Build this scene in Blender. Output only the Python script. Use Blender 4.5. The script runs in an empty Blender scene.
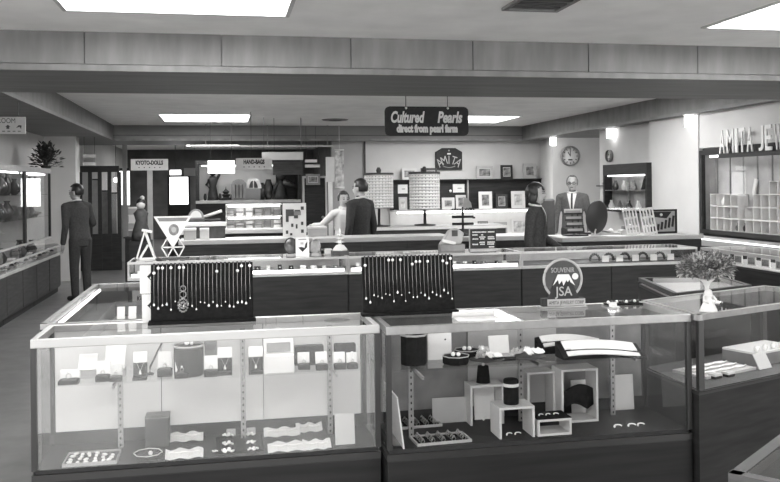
import bpy, bmesh, math, random
from mathutils import Vector, Matrix
R = random.Random(7)
SC = bpy.context.scene
COL = SC.collection

# ------------------------------------------------------------------ camera
F, CX, HY, ROLL, YAW, CAMH = 850., 390., 186.2, .011, math.atan(166/850), 1.55
cy_, sy_ = math.cos(YAW), math.sin(YAW)
cam_d = bpy.data.cameras.new('camera'); cam = bpy.data.objects.new('camera', cam_d); COL.objects.link(cam)
cam_d.sensor_width = 36.; cam_d.lens = 36.*F/780; cam_d.shift_y = (HY-241)/780.; cam_d.clip_start = .05; cam_d.clip_end = 200
_r = math.atan(ROLL)
_fw = Vector((sy_, cy_, 0)); _rt0 = Vector((cy_, -sy_, 0)); _up0 = Vector((0, 0, 1))
_rt = _rt0*math.cos(_r) - _up0*math.sin(_r); _up = _up0*math.cos(_r) + _rt0*math.sin(_r)
cam.matrix_world = Matrix(((_rt.x, _up.x, -_fw.x, 0), (_rt.y, _up.y, -_fw.y, 0), (_rt.z, _up.z, -_fw.z, CAMH), (0, 0, 0, 1)))
SC.camera = cam
# ------------------------------------------------------------------ world and exposure
W = bpy.data.worlds.new('world'); SC.world = W; W.use_nodes = True
W.node_tree.nodes['Background'].inputs[0].default_value = (.8, .8, .8, 1)
W.node_tree.nodes['Background'].inputs[1].default_value = 1.9
vs = SC.view_settings; vs.view_transform = 'Standard'; vs.look = 'None'; vs.gamma = 1; vs.use_curve_mapping = False; vs.exposure = 1.48
SC.cycles.transparent_max_bounces = 40; SC.cycles.max_bounces = 10
PANEL_LIGHT = 7.0
TUBE_LIGHT = 2.0

# photo pixel -> direction; the distance comes from the plane it lies on
def ray(px, py):
    dx = px-CX; dy = HY-py
    u = (dx+ROLL*dy)/F; v = (dy-ROLL*dx)/F
    return (sy_+u*cy_, cy_-u*sy_, v)
def onz(px, py, z):
    r = ray(px, py); t = (z-CAMH)/r[2]; return Vector((r[0]*t, r[1]*t, z))
def ony(px, py, y):
    r = ray(px, py); t = y/r[1]; return Vector((r[0]*t, y, CAMH+r[2]*t))
def onx(px, py, x):
    r = ray(px, py); t = x/r[0]; return Vector((x, r[1]*t, CAMH+r[2]*t))
def m(loc, px): return px*(loc[0]*sy_+loc[1]*cy_)/F

# ------------------------------------------------------------------ materials
MATS = {}
def mat(name, g, rough=.6, metal=0., noise=0., nscale=8., bump=0., stretch=(1, 1, 1), spec=.5, detail=4., coat=0.):
    M = bpy.data.materials.new(name); M.use_nodes = True; nt = M.node_tree; b = nt.nodes['Principled BSDF']
    b.inputs['Roughness'].default_value = rough; b.inputs['Metallic'].default_value = metal
    b.inputs['Specular IOR Level'].default_value = spec; b.inputs['Coat Weight'].default_value = coat
    c = (g, g*.99, g*.975, 1)
    b.inputs['Base Color'].default_value = c
    if noise or bump:
        tc = nt.nodes.new('ShaderNodeTexCoord'); mp = nt.nodes.new('ShaderNodeMapping'); n = nt.nodes.new('ShaderNodeTexNoise')
        mp.inputs['Scale'].default_value = stretch; n.inputs['Scale'].default_value = nscale; n.inputs['Detail'].default_value = detail
        nt.links.new(tc.outputs['Object'], mp.inputs[0]); nt.links.new(mp.outputs[0], n.inputs['Vector'])
        if noise:
            rp = nt.nodes.new('ShaderNodeValToRGB'); rp.color_ramp.elements[0].position = .3; rp.color_ramp.elements[1].position = .7
            lo, hi = g*(1-noise), min(1, g*(1+noise))
            rp.color_ramp.elements[0].color = (lo, lo*.99, lo*.975, 1); rp.color_ramp.elements[1].color = (hi, hi*.99, hi*.975, 1)
            nt.links.new(n.outputs[0], rp.inputs[0]); nt.links.new(rp.outputs[0], b.inputs['Base Color'])
        if bump:
            bp = nt.nodes.new('ShaderNodeBump'); bp.inputs['Strength'].default_value = bump; bp.inputs['Distance'].default_value = .01
            nt.links.new(n.outputs[0], bp.inputs['Height']); nt.links.new(bp.outputs[0], b.inputs['Normal'])
    MATS[name] = M; return M
def emit(name, s, g=1.):
    M = bpy.data.materials.new(name); M.use_nodes = True; nt = M.node_tree
    b = nt.nodes['Principled BSDF']; b.inputs['Base Color'].default_value = (.8, .8, .8, 1)
    b.inputs['Emission Color'].default_value = (g, g, g, 1); b.inputs['Emission Strength'].default_value = s
    MATS[name] = M; return M
def glass(name, tint=.96, gloss=1., painted_haze=0., haze_scale=2.):
    M = bpy.data.materials.new(name); M.use_nodes = True; nt = M.node_tree; nt.nodes.clear()
    o = nt.nodes.new('ShaderNodeOutputMaterial'); mx = nt.nodes.new('ShaderNodeMixShader'); t = nt.nodes.new('ShaderNodeBsdfTransparent')
    g = nt.nodes.new('ShaderNodeBsdfGlossy'); fr = nt.nodes.new('ShaderNodeFresnel'); mu = nt.nodes.new('ShaderNodeMath')
    t.inputs[0].default_value = (tint, tint, tint, 1); g.inputs['Roughness'].default_value = .02; g.inputs[0].default_value = (1, 1, 1, 1)
    fr.inputs[0].default_value = 1.45; mu.operation = 'MULTIPLY'; mu.inputs[1].default_value = gloss
    geo = nt.nodes.new('ShaderNodeNewGeometry'); sb = nt.nodes.new('ShaderNodeMath'); sb.operation = 'SUBTRACT'; sb.inputs[0].default_value = 1.; m3 = nt.nodes.new('ShaderNodeMath'); m3.operation = 'MULTIPLY'
    nt.links.new(geo.outputs['Backfacing'], sb.inputs[1]); nt.links.new(sb.outputs[0], m3.inputs[1]); nt.links.new(fr.outputs[0], m3.inputs[0])   # reflect on the outer face only
    nt.links.new(m3.outputs[0], mu.inputs[0]); nt.links.new(mu.outputs[0], mx.inputs[0])
    nt.links.new(t.outputs[0], mx.inputs[1]); nt.links.new(g.outputs[0], mx.inputs[2])
    out = mx
    if painted_haze:  # pale diffuse film painted in place of a reflection on the pane
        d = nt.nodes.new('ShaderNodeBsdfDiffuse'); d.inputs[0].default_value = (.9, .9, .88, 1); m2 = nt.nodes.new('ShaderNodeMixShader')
        n = nt.nodes.new('ShaderNodeTexNoise'); n.inputs['Scale'].default_value = haze_scale; n.inputs['Detail'].default_value = 3
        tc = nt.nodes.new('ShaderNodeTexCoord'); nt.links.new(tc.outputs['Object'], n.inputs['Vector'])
        mr = nt.nodes.new('ShaderNodeMapRange'); mr.inputs[1].default_value = .3; mr.inputs[2].default_value = .7; mr.inputs[3].default_value = painted_haze*.4; mr.inputs[4].default_value = painted_haze
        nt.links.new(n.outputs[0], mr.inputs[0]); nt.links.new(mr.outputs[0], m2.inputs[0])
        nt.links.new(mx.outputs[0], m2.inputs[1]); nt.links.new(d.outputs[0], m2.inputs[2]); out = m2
    nt.links.new(out.outputs[0], o.inputs[0]); MATS[name] = M; return M

mat('ceiling', .90, .9, noise=.06, nscale=3, bump=.05)
mat('wall', .52, .85, noise=.05, nscale=2.5, bump=.05)
mat('wall_grey', .36, .85, noise=.08, nscale=2.5)
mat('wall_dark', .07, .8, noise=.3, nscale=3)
mat('fascia', .19, .55, noise=.22, nscale=2.2, stretch=(3.5, 1, .7), bump=.03)
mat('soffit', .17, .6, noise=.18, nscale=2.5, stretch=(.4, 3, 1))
mat('floor', .12, .35, noise=.25, nscale=5, bump=.04)
mat('wood', .019, .55, spec=.3, noise=.4, nscale=4, stretch=(1, 1, 9), bump=.05)
mat('wood_mid', .045, .55, spec=.3, noise=.35, nscale=4, stretch=(1, 1, 9), bump=.05)
mat('wood_horizontal', .013, .55, spec=.3, noise=.4, nscale=3, stretch=(.6, 3, 10), bump=.05)
mat('black', .014, .7, noise=.3, nscale=30)
mat('velvet', .010, .95, noise=.4, nscale=60, bump=.2, spec=.15)
mat('dark_grey', .045, .6, noise=.3, nscale=15)
mat('grey', .18, .6, noise=.2, nscale=10)
mat('light_grey', .36, .6, noise=.1, nscale=8)
mat('white', .66, .5, noise=.03, nscale=10)
mat('white_gloss', .68, .25)
mat('cream', .52, .6, noise=.06, nscale=6)
mat('aluminium', .46, .38, metal=.35, noise=.05, nscale=30, stretch=(.1, 1, 1))
mat('steel', .33, .35, metal=.6, noise=.1, nscale=20)
mat('dark_metal', .05, .35, metal=.5)
mat('pearl', .85, .18, coat=.6)
mat('chain', .30, .3, metal=.6)
mat('skin', .36, .55, noise=.06, nscale=20)
mat('hair', .02, .4, noise=.4, nscale=40, stretch=(1, 1, .2))
mat('hair_grey', .16, .5, noise=.3, nscale=40)
mat('suit_black', .022, .85, noise=.4, nscale=60, bump=.1)
mat('suit_dark', .035, .85, noise=.4, nscale=60, bump=.1)
mat('suit_grey', .09, .85, noise=.35, nscale=60, bump=.1)
mat('trousers', .03, .85, noise=.35, nscale=60)
mat('shirt', .62, .7)
mat('leaf', .16, .5, noise=.6, nscale=14)
mat('leaf_light', .5, .5, noise=.4, nscale=14)
mat('leaf_dark', .04, .5, noise=.5, nscale=14)
mat('picture', .16, .4, noise=.9, nscale=14, detail=6)
mat('picture_light', .45, .4, noise=.6, nscale=10, detail=6)
mat('woven', .74, .7, noise=.12, nscale=40)
mat('ceramic', .7, .2, coat=.3)
mat('ceramic_dark', .06, .2, coat=.3)
mat('ceramic_mid', .25, .3, noise=.4, nscale=12)
mat('mirror', .75, .04, metal=1.)
mat('mirror_back', .035, .5)
emit('panel_light', PANEL_LIGHT); emit('tube_light', TUBE_LIGHT); emit('lamp_glow', 3.); emit('lit_sign', .8); emit('lit_window', 1.6); emit('lit_back', .9)
glass('glass'); glass('glass_top', .97, 1.); glass('glass_front', .97, 1., painted_haze=.10, haze_scale=2.2)

# ------------------------------------------------------------------ mesh helpers
class MB:
    def __init__(s): s.v = []; s.f = []; s.mi = []; s.cur = 0
    def add(s, vs_, fs):
        n = len(s.v); s.v += [tuple(p) for p in vs_]
        for f in fs: s.f.append([i+n for i in f]); s.mi.append(s.cur)
        return s
    def box(s, x0, x1, y0, y1, z0, z1):
        return s.add([(x0, y0, z0), (x1, y0, z0), (x1, y1, z0), (x0, y1, z0), (x0, y0, z1), (x1, y0, z1), (x1, y1, z1), (x0, y1, z1)],
                     [(3, 2, 1, 0), (4, 5, 6, 7), (0, 1, 5, 4), (1, 2, 6, 5), (2, 3, 7, 6), (3, 0, 4, 7)])
    def cb(s, x, y, z, w, d, h): return s.box(x-w/2, x+w/2, y-d/2, y+d/2, z, z+h)
    def obox(s, M_, w, d, h):      # box of w x d x h centred on M_
        c = [M_ @ Vector((a*w/2, b*d/2, e*h/2)) for e in (-1, 1) for a, b in ((-1, -1), (1, -1), (1, 1), (-1, 1))]
        return s.add(c, [(3, 2, 1, 0), (4, 5, 6, 7), (0, 1, 5, 4), (1, 2, 6, 5), (2, 3, 7, 6), (3, 0, 4, 7)])
    def bar(s, p, q, w, h=None):   # square bar from p to q
        p, q = Vector(p), Vector(q); d = (q-p); L = d.length; h = h or w
        M_ = Matrix.Translation((p+q)/2) @ d.to_track_quat('Y', 'Z').to_matrix().to_4x4()
        return s.obox(M_, w, L, h)
    def prism(s, poly, z0, z1):
        n = len(poly); a = sum(poly[i][0]*poly[(i+1) % n][1]-poly[(i+1) % n][0]*poly[i][1] for i in range(n))
        if a < 0: poly = poly[::-1]
        vs_ = [(x, y, z0) for x, y in poly]+[(x, y, z1) for x, y in poly]
        return s.add(vs_, [tuple(range(n))[::-1], tuple(range(n, 2*n))]+[(i, (i+1) % n, n+(i+1) % n, n+i) for i in range(n)])
    def extr(s, poly, y0, y1):     # outline in x,z pushed along y
        n = len(poly); a = sum(poly[i][0]*poly[(i+1) % n][1]-poly[(i+1) % n][0]*poly[i][1] for i in range(n))
        if a < 0: poly = poly[::-1]
        vs_ = [(x, y0, z) for x, z in poly]+[(x, y1, z) for x, z in poly]
        return s.add(vs_, [tuple(range(n)), tuple(range(n, 2*n))[::-1]]+[(i, n+i, n+(i+1) % n, (i+1) % n) for i in range(n)])
    def tube(s, pts, r, n=6, closed=False):
        pts = [Vector(p) for p in pts]; k = len(pts); rs = r if isinstance(r, (list, tuple)) else [r]*k
        vs_ = []; up = Vector((0, 0, 1))
        for i, p in enumerate(pts):
            t = (pts[(i+1) % k]-pts[i-1]) if closed else (pts[min(i+1, k-1)]-pts[max(i-1, 0)])
            t.normalize()
            a = t.cross(up if abs(t.z) < .95 else Vector((0, 1, 0))).normalized(); b = a.cross(t)
            vs_ += [p+a*rs[i]*math.cos(2*math.pi*j/n)+b*rs[i]*math.sin(2*math.pi*j/n) for j in range(n)]
        fs = []
        for i in range(k if closed else k-1):
            for j in range(n):
                i2 = (i+1) % k; fs.append((i*n+j, i*n+(j+1) % n, i2*n+(j+1) % n, i2*n+j))
        if not closed: fs += [tuple(range(n))[::-1], tuple(range((k-1)*n, k*n))]
        return s.add(vs_, fs)
    def lathe(s, prof, c=(0, 0, 0), n=16, sx=1., sy=1., ring=False):
        k = len(prof); vs_ = []
        for r_, z in prof: vs_ += [(c[0]+sx*max(r_, 1e-4)*math.cos(2*math.pi*j/n), c[1]+sy*max(r_, 1e-4)*math.sin(2*math.pi*j/n), c[2]+z) for j in range(n)]
        fs = [(i*n+j, i*n+(j+1) % n, (i+1)*n+(j+1) % n, (i+1)*n+j) for i in range(k-1) for j in range(n)]
        if ring: fs += [((k-1)*n+j, (k-1)*n+(j+1) % n, (j+1) % n, j) for j in range(n)]
        else: fs += [tuple(range(n))[::-1], tuple(range((k-1)*n, k*n))]
        return s.add(vs_, fs)
    def ell(s, c, rx, ry=None, rz=None, n=10, k=7):
        ry = ry or rx; rz = rz or rx
        return s.lathe([(math.sin(math.pi*i/k), -math.cos(math.pi*i/k)*rz) for i in range(k+1)], c, n, rx, ry)
    def build(s, name, mt, parent=None, smooth=False, bevel=0.):
        me = bpy.data.meshes.new(name); me.from_pydata(s.v, [], s.f)
        mts = mt if isinstance(mt, (list, tuple)) else [mt]
        for q in mts: me.materials.append(MATS[q])
        if len(mts) > 1: me.polygons.foreach_set('material_index', s.mi)
        me.validate(); me.update()
        if smooth: me.polygons.foreach_set('use_smooth', [True]*len(me.polygons))
        o = bpy.data.objects.new(name, me); COL.objects.link(o)
        if parent: o.parent = parent
        if bevel:
            b = o.modifiers.new('bevel', 'BEVEL'); b.width = bevel; b.segments = 2; b.limit_method = 'ANGLE'
        return o
def tag(o, label, cat, group=None):
    o['label'] = label; o['category'] = cat
    if group: o['group'] = group
    return o
def thing(name, label, cat, loc=(0, 0, 0), rz=0., group=None):
    o = bpy.data.objects.new(name, None); COL.objects.link(o); o.location = loc; o.rotation_euler = (0, 0, rz); o.empty_display_size = .05
    return tag(o, label, cat, group)
def struct(mb, name, mt, parent=None, smooth=False, bevel=0.):
    o = mb.build(name, mt, parent, smooth, bevel)
    if not parent: o['kind'] = 'structure'
    return o
def copy_tree(root, loc, rz=None, label=None, group=None, scale=None):
    r = root.copy(); COL.objects.link(r); r.location = loc
    if rz is not None: r.rotation_euler = (0, 0, rz)
    if label: r['label'] = label
    if group: r['group'] = group
    if scale: r.scale = (scale,)*3 if not isinstance(scale, tuple) else scale
    for ch in root.children:
        c = ch.copy(); COL.objects.link(c); c.parent = r
        for g in ch.children:
            d = g.copy(); COL.objects.link(d); d.parent = c
    return r
def text(name, body, size, mt, parent, M_, depth=.002, shear=0., bold=0., align='CENTER', width=None, space=1., height=None):
    cu = bpy.data.curves.new(name, 'FONT'); cu.body = body; cu.size = size; cu.extrude = depth/2; cu.shear = shear; cu.offset = bold
    cu.align_x = align; cu.align_y = 'CENTER'; cu.space_character = space; cu.resolution_u = 3
    t = bpy.data.objects.new(name, cu); COL.objects.link(t)
    bpy.context.view_layer.update()
    me = bpy.data.meshes.new_from_object(t.evaluated_get(bpy.context.evaluated_depsgraph_get()))
    bpy.data.objects.remove(t); bpy.data.curves.remove(cu)
    me.materials.clear(); me.materials.append(MATS[mt])
    if width and len(me.vertices):
        xs = [v.co.x for v in me.vertices]; k = width/(max(xs)-min(xs)); mid = (max(xs)+min(xs))/2
        for v in me.vertices: v.co.x = (v.co.x-mid)*k
    if height:
        ys_ = [v.co.y for v in me.vertices]; lo_, hi_ = min(ys_), max(ys_)
        for v in me.vertices: v.co.y = ((v.co.y-lo_)/(hi_-lo_)-.5)*height
    me.transform(M_)
    o = bpy.data.objects.new(name, me); COL.objects.link(o); o.parent = parent
    return o
FRONT = Matrix.Rotation(math.pi/2, 4, 'X')      # text standing up, read from -y
def tl(x, y, z): return Matrix.Translation((x, y, z))

# ------------------------------------------------------------------ the room
ZC, ZB = 2.75, 2.455
PX = [(-1.04, .46), (3.62, 5.12)]                      # ceiling light panels repeat on a grid
PY = [(-.35, 1.15), (4.46, 5.97), (9.3, 10.8), (14.08, 15.58)]
struct(MB().box(-6, 9, -5, 30, -.1, 0), 'floor', 'floor')
# ceiling as strips around the light openings
ce = MB()
xs = [-6, PX[0][0], PX[0][1], PX[1][0], PX[1][1], 9]
ys = [-5]+[v for p in PY for v in p]+[22.7, 24.7, 30]
for i in range(5):
    for j in range(len(ys)-1):
        if i in (1, 3) and j % 2 == 1 and not (i == 3 and j == 9): continue
        ce.box(xs[i], xs[i+1], ys[j], ys[j+1], ZC, ZC+.15)
struct(ce, 'ceiling', 'ceiling')
k = 0
rows = [(p, q) for p in PX for q in PY]+[(PX[0], (22.7, 24.7))]
names = {0: 'over the shop entrance side', 1: 'ahead of the first cross beam', 2: 'between the two cross beams', 3: 'just before the second cross beam', 4: 'beyond the second cross beam'}
for p, q in rows:
    qi = PY.index(q) if q in PY else 4
    pi_ = 'aisle side' if p is PX[0] else 'jewelry wall side'
    t = thing('ceiling_light', 'square recessed ceiling light panel %s, %s' % (names[qi], pi_), 'ceiling light', ((p[0]+p[1])/2, (q[0]+q[1])/2, ZC), 0, 'recessed ceiling light panels')
    w, d = p[1]-p[0], q[1]-q[0]
    MB().cb(0, 0, .035, w-.05, d-.05, .02).build('diffuser', 'panel_light', t)
    f = MB(); e = .03
    f.box(-w/2, w/2, -d/2, -d/2+e, -.012, .06); f.box(-w/2, w/2, d/2-e, d/2, -.012, .06); f.box(-w/2, -w/2+e, -d/2+e, d/2-e, -.012, .06); f.box(w/2-e, w/2, -d/2+e, d/2-e, -.012, .06)
    f.build('frame', 'wall', t)
# beams
BX0, BX1 = -6, 9
b1 = struct(MB().box(BX0, BX1, 6.80, 8.36, ZB, ZC), 'beam_front', 'soffit'); b1['kind'] = 'structure'
pitch = 1.0215; x = -1.029-5*pitch; pan = None
while x < 8:
    if pan is None:
        pan = MB().box(.004, pitch-.004, -.022, 0, 0, ZC-ZB-.05).build('fascia_panel', 'fascia', b1); o = pan
    else:
        o = pan.copy(); COL.objects.link(o); o.parent = b1
    o.location = (x, 6.80, ZB+.05); x += pitch
MB().box(BX0, BX1, 6.765, 6.80, ZB-.004, ZB+.044).build('edge_moulding', 'fascia', b1)
o = struct(MB().box(-6, -2.02, 8.36, 16.6, ZB, ZC), 'beam_left', 'soffit')
MB().box(-2.02, -2.0, 8.36, 16.6, ZB, ZB+.04).build('edge_moulding', 'fascia', o)
o = struct(MB().box(6.02, 9, 8.36, 16.6, ZB, ZC), 'beam_right', 'soffit')
MB().box(6.0, 6.02, 8.36, 16.6, ZB, ZB+.04).build('edge_moulding', 'fascia', o)
o = struct(MB().box(BX0, BX1, 16.6, 18.2, ZB, ZC), 'beam_back', 'soffit')
MB().box(BX0, BX1, 16.58, 16.6, ZB, ZB+.04).build('edge_moulding', 'fascia', o)
MB().box(BX0, BX1, 16.585, 16.6, ZB+.1, ZB+.11).build('groove_strip', 'dark_grey', o)
# walls
bw = struct(MB().box(2.80, 6.6, 16.9, 17.05, 0, ZB), 'wall_back', 'wall')
MB().box(2.77, 2.80, 16.86, 17.05, 0, ZB).build('corner_bead', 'dark_grey', bw)
struct(MB().box(2.12, 2.77, 16.9, 17.05, 0, ZB), 'wall_back_return', 'wall_grey')
struct(MB().box(6.25, 6.5, 11.45, 13.45, 0, ZB), 'wall_right', 'wall')
struct(MB().box(6.27, 8.2, 15.6, 15.75, 0, ZB), 'wall_right_alcove', 'wall')
struct(MB().prism([(6.52, 16.9), (6.60, 16.9), (6.36, 15.75), (6.27, 15.75)], 0, ZB), 'wall_right_return', 'wall')
struct(MB().box(8.1, 8.2, 13.45, 15.6, 0, ZB), 'wall_right_alcove_end', 'wall')
struct(MB().box(6.1, 6.5, 10.15, 11.45, 0, ZB), 'wall_right_pier', 'wall')
struct(MB().box(6.36, 6.5, 1, 10.15, 0, ZC), 'wall_right_front', 'wall')
struct(MB().box(-3.1, -2.98, 4, 27, 0, ZC), 'wall_left', 'wall')
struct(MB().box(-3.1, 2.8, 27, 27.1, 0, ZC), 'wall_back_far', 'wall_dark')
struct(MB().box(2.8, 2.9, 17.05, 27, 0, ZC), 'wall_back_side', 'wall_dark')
p0 = ony(39, 200, 15.2).x; p1 = ony(76, 200, 15.2).x
struct(MB().box(p0, p1, 15.2, 15.6, 0, ZB), 'wall_left_pier', 'wall')
# downlights along the jewelry wall
glow = None
for i, (px, py) in enumerate([(553, 137), (610, 128), (689, 117)]):
    c = onx(px, py, 6.035 if i == 2 else 6.17); c.z = ZB
    lab = ['small cylindrical ceiling downlight above the far end of the white wall', 'small cylindrical ceiling downlight between wall clock and wall showcase', 'small cylindrical ceiling downlight above the white pier'][i]
    t = thing('downlight', lab, 'downlight', c, 0, 'downlights along the wall soffit')
    MB().lathe([(.075, -.012), (.085, -.012), (.085, 0), (.075, 0)], n=20).build('ceiling_ring', 'aluminium', t)
    MB().lathe([(.052, -.165), (.058, -.15), (.058, -.013), (.05, -.012)], n=20).build('glass_shade', 'lamp_glow', t, True)
# ceiling vent and small round vent
v0 = onz(503, 8, ZC)
t = thing('ceiling_vent', 'square dark ceiling air vent ahead of the first beam', 'vent', (2.06, 5.18, ZC))
MB().box(-.20, .20, -.33, .33, -.006, 0).build('backing', 'grey', t)
f = MB(); f.box(-.20, .20, -.33, -.30, -.02, -.006); f.box(-.20, .20, .30, .33, -.02, -.006); f.box(-.2, -.17, -.3, .3, -.02, -.006); f.box(.17, .2, -.3, .3, -.02, -.006); f.build('frame', 'grey', t)
for j in range(5):
    MB().box(-.17, .17, -.24+.11*j, -.2+.11*j, -.016, -.006).build('slat', 'dark_grey', t)
c = onz(335, 119.5, ZC)
t = thing('round_vent', 'small round ceiling vent behind the first beam', 'vent', c)
MB().lathe([(.13, -.02), (.22, -.015), (.24, 0)], n=24).build('ring', 'grey', t, True)
MB().lathe([(.0, -.03), (.11, -.024), (.12, -.02)], n=24).build('disc', 'dark_grey', t, True)
# ------------------------------------------------------------------ front glass showcases
TOP, DECK, SHELF = .96, .44, .77
FY1 = 3.94
def standards(mb, x, y0, z0, z1):
    mb.box(x-.011, x+.011, y0, y0+.012, z0, z1)
def slots(mb, x, y0, z0, z1):
    n = int((z1-z0)/.028)
    for i in range(n):
        z = z0+.014+i*.028; mb.box(x-.003, x+.003, y0-.001, y0, z-.005, z+.005)
def showcase(label, x0, x1, FY0, rail, inner, door_mats, stx, hazy, post):
    t = thing('glass_showcase', label, 'showcase', ((x0+x1)/2, (FY0+FY1)/2, 0))
    ox, oy = (x0+x1)/2, (FY0+FY1)/2; a, b = x0-ox, x1-ox; c, d = FY0-oy, FY1-oy
    MB().box(a+.03, b-.03, c+.03, d-.02, 0, .07).build('plinth', 'black', t)
    MB().box(a, b, c, d, .07, DECK-.045).build('base_cabinet', 'wood_horizontal', t, bevel=.004)
    MB().box(a+.022, b-.022, d-.036, d-.030, DECK, DECK+.055).build('kick_strip', 'black', t)
    MB().box(a, b, c, d, DECK-.045, DECK-.018).build('bottom_rail', post, t)
    MB().box(a+.01, b-.01, c+.016, d-.012, DECK-.018, DECK).build('deck', inner, t)
    pw = .022
    for (px, py) in ((a, c), (b-pw, c), (a, d-pw), (b-pw, d-pw)):
        MB().box(px, px+pw, py, py+pw, DECK, TOP-.035).build('corner_post', post, t)
    f = MB(); f.box(a, b, c, c+.022, TOP-.036, TOP); f.build('front_rail', rail, t, bevel=.003)
    f = MB(); f.box(a, b, d-.03, d, TOP-.03, TOP); f.build('back_rail', rail, t, bevel=.003)
    for s_ in (0, 1):
        xx = a if s_ == 0 else b-.025
        MB().box(xx, xx+.025, c+.022, d-.03, TOP-.03, TOP).build('side_rail', rail, t, bevel=.002)
    MB().box(a+.025, b-.025, c+.022, d-.03, TOP-.008, TOP-.001).build('top_glass', 'glass_top', t)
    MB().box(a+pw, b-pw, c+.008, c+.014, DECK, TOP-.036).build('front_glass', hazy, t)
    for xx in (a+.008, b-.014): MB().box(xx, xx+.006, c+pw, d-pw, DECK, TOP-.03).build('side_glass', 'glass', t)
    MB().box(a+.03, b-.03, c+.03, d-.13, SHELF-.008, SHELF).build('glass_shelf', 'glass', t)
    n = len(door_mats); w = (b-a-.05)/n
    for i, dm in enumerate(door_mats):
        MB().box(a+.025+i*w, a+.025+(i+1)*w-.004, d-.02-.008*(i % 2), d-.014-.008*(i % 2), DECK, TOP-.03).build('back_door', dm, t)
    for sx, sy in stx:
        st = MB(); standards(st, sx-ox, sy-oy, DECK, TOP-.03); so = st.build('shelf_standard', 'steel', t)
        s2 = MB(); slots(s2, sx-ox, sy-oy, DECK, TOP-.03); s2.build('slot', 'black', so)
        MB().box(sx-ox-.004, sx-ox+.004, sy-oy-.24, sy-oy, SHELF-.022, SHELF-.008).build('shelf_bracket', 'steel', t)
    lt = MB(); lt.tube([(a+.04, c+.034, TOP-.022), (b-.04, c+.034, TOP-.022)], .010, 8); lt.build('light_tube', 'tube_light', t, True)
    return t
LX0, LX1, RX0, RX1 = -.757, .644, .660, 2.06
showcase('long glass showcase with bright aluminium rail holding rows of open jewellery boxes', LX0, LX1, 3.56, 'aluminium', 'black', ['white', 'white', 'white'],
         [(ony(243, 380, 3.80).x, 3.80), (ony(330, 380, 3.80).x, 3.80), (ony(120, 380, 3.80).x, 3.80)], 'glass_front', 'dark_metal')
showcase('glass showcase with grey rail holding white open cubes and wavy necklace pads', RX0, RX1, 3.50, 'steel', 'black', ['grey', 'light_grey', 'grey'],
         [(ony(411, 380, 3.66).x, 3.66), (ony(521, 380, 3.80).x, 3.80), (ony(613, 380, 3.80).x, 3.80)], 'glass', 'dark_metal')

def on_shelf(px, py, z=SHELF, lo=3.62, hi=3.74):
    c = onz(px, py, z)
    if not lo <= c.y <= hi:
        y = min(max(c.y, lo), hi); c = Vector((ony(px, py, y).x, y, z))
    return c
# --- ring boxes: white lid open behind a dark base
def ring_box(c, w, h, label, group=None, lid='white', base='velvet'):
    t = thing('ring_box', label, 'jewellery box', c, 0, group)
    bh = h*.3; d = w*.7
    bo = MB().box(-w/2, w/2, -d/2, d/2, 0, bh).build('base', base, t, bevel=.002)
    MB().box(-w*.4, w*.4, -d*.4, d*.4, bh, bh+.003).build('cushion', 'dark_grey', bo)
    M_ = Matrix.Translation((0, d/2-.004, bh+.001)) @ Matrix.Rotation(math.radians(-14), 4, 'X')
    MB().obox(M_ @ Matrix.Translation((0, .004, (h-bh)/2)), w, .010, h-bh).build('lid', lid, t, bevel=.002)
    MB().obox(M_ @ Matrix.Translation((0, -.0025, (h-bh)/2)), w*.82, .003, (h-bh)*.8).build('lid_lining', lid, t)
    rg = MB(); rg.tube([(w*.13*math.cos(q*math.pi/5), -d*.1, bh+.006+w*.13*(1+math.sin(q*math.pi/5))) for q in range(10)], .0016, 5, True); r_ = rg.build('ring', 'chain', t, True)
    MB().ell((0, -d*.1, bh+.006+w*.26+.005), .005, n=8, k=5).build('pearl', 'pearl', r_, True)
    return t
def pendant_box(c, w, h, label, group=None):
    t = thing('pendant_box', label, 'jewellery box', c, 0, group)
    M_ = Matrix.Rotation(math.radians(-10), 4, 'X')
    MB().box(-w/2, w/2, -.03, .012, 0, .012).build('base', 'velvet', t, bevel=.002)
    MB().obox(M_ @ tl(0, .016, h/2), w, .010, h).build('back_panel', 'velvet', t, bevel=.002)
    MB().obox(M_ @ tl(0, .008, h*.8), w*1.02, .008, h*.4).build('lid_lining', 'white', t, bevel=.002)
    ch = MB(); ch.tube([M_ @ Vector((s*w*.28*(1-u), .006, h*(.62-.34*u))) for s, u in ((-1, 0), (-1, .35), (-1, .7), (-.4, .98), (.4, .98), (1, .7), (1, .35), (1, 0))], .0014, 5)
    n_ = ch.build('chain', 'chain', t, True)
    pd = MB(); p = M_ @ Vector((0, .004, h*.24)); pd.lathe([(0, -.008), (.006, -.007), (.005, 0), (.0015, .008), (0, .012)], p, 8); pd.build('pendant', 'pearl', n_, True)
    return t
px2m = 3.62/F
pend = [(140, 380, 13, 26, 'white-lidded pendant box behind the hazy end of the glass'), (225, 374, 14, 26, 'dark pendant box with white lining beside the round drum display'),
        (256, 375, 14, 26, 'dark pendant box with white lining beside the large white gift box')]
for px, py, w, h, lab in pend: pendant_box(on_shelf(px, py), w*px2m, h*px2m, lab)
ringb = [(69, 385, 18, 12, 'wide pale ring box at the aisle end of the glass shelf', 'white'), (103, 381, 13, 18, 'tall pale ring box next to the wide pale box on the shelf', 'white'),
         (116, 385, 11, 15, 'short pale ring box before the pale slips on the shelf', 'cream'), (182, 382, 13, 16, 'open ring box in front of the dark round drum', 'white'),
         (165, 376, 14, 23, 'tall white box with an earring next to the round drum', 'white'), (211, 381, 13, 19, 'open white box under a dark backed card', 'white')]
for px, py, w, h, lab, l in ringb: ring_box(on_shelf(px, py, SHELF, 3.605, 3.605 if px == 182 else 3.74), w*px2m, h*px2m, lab, None, l)
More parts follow.
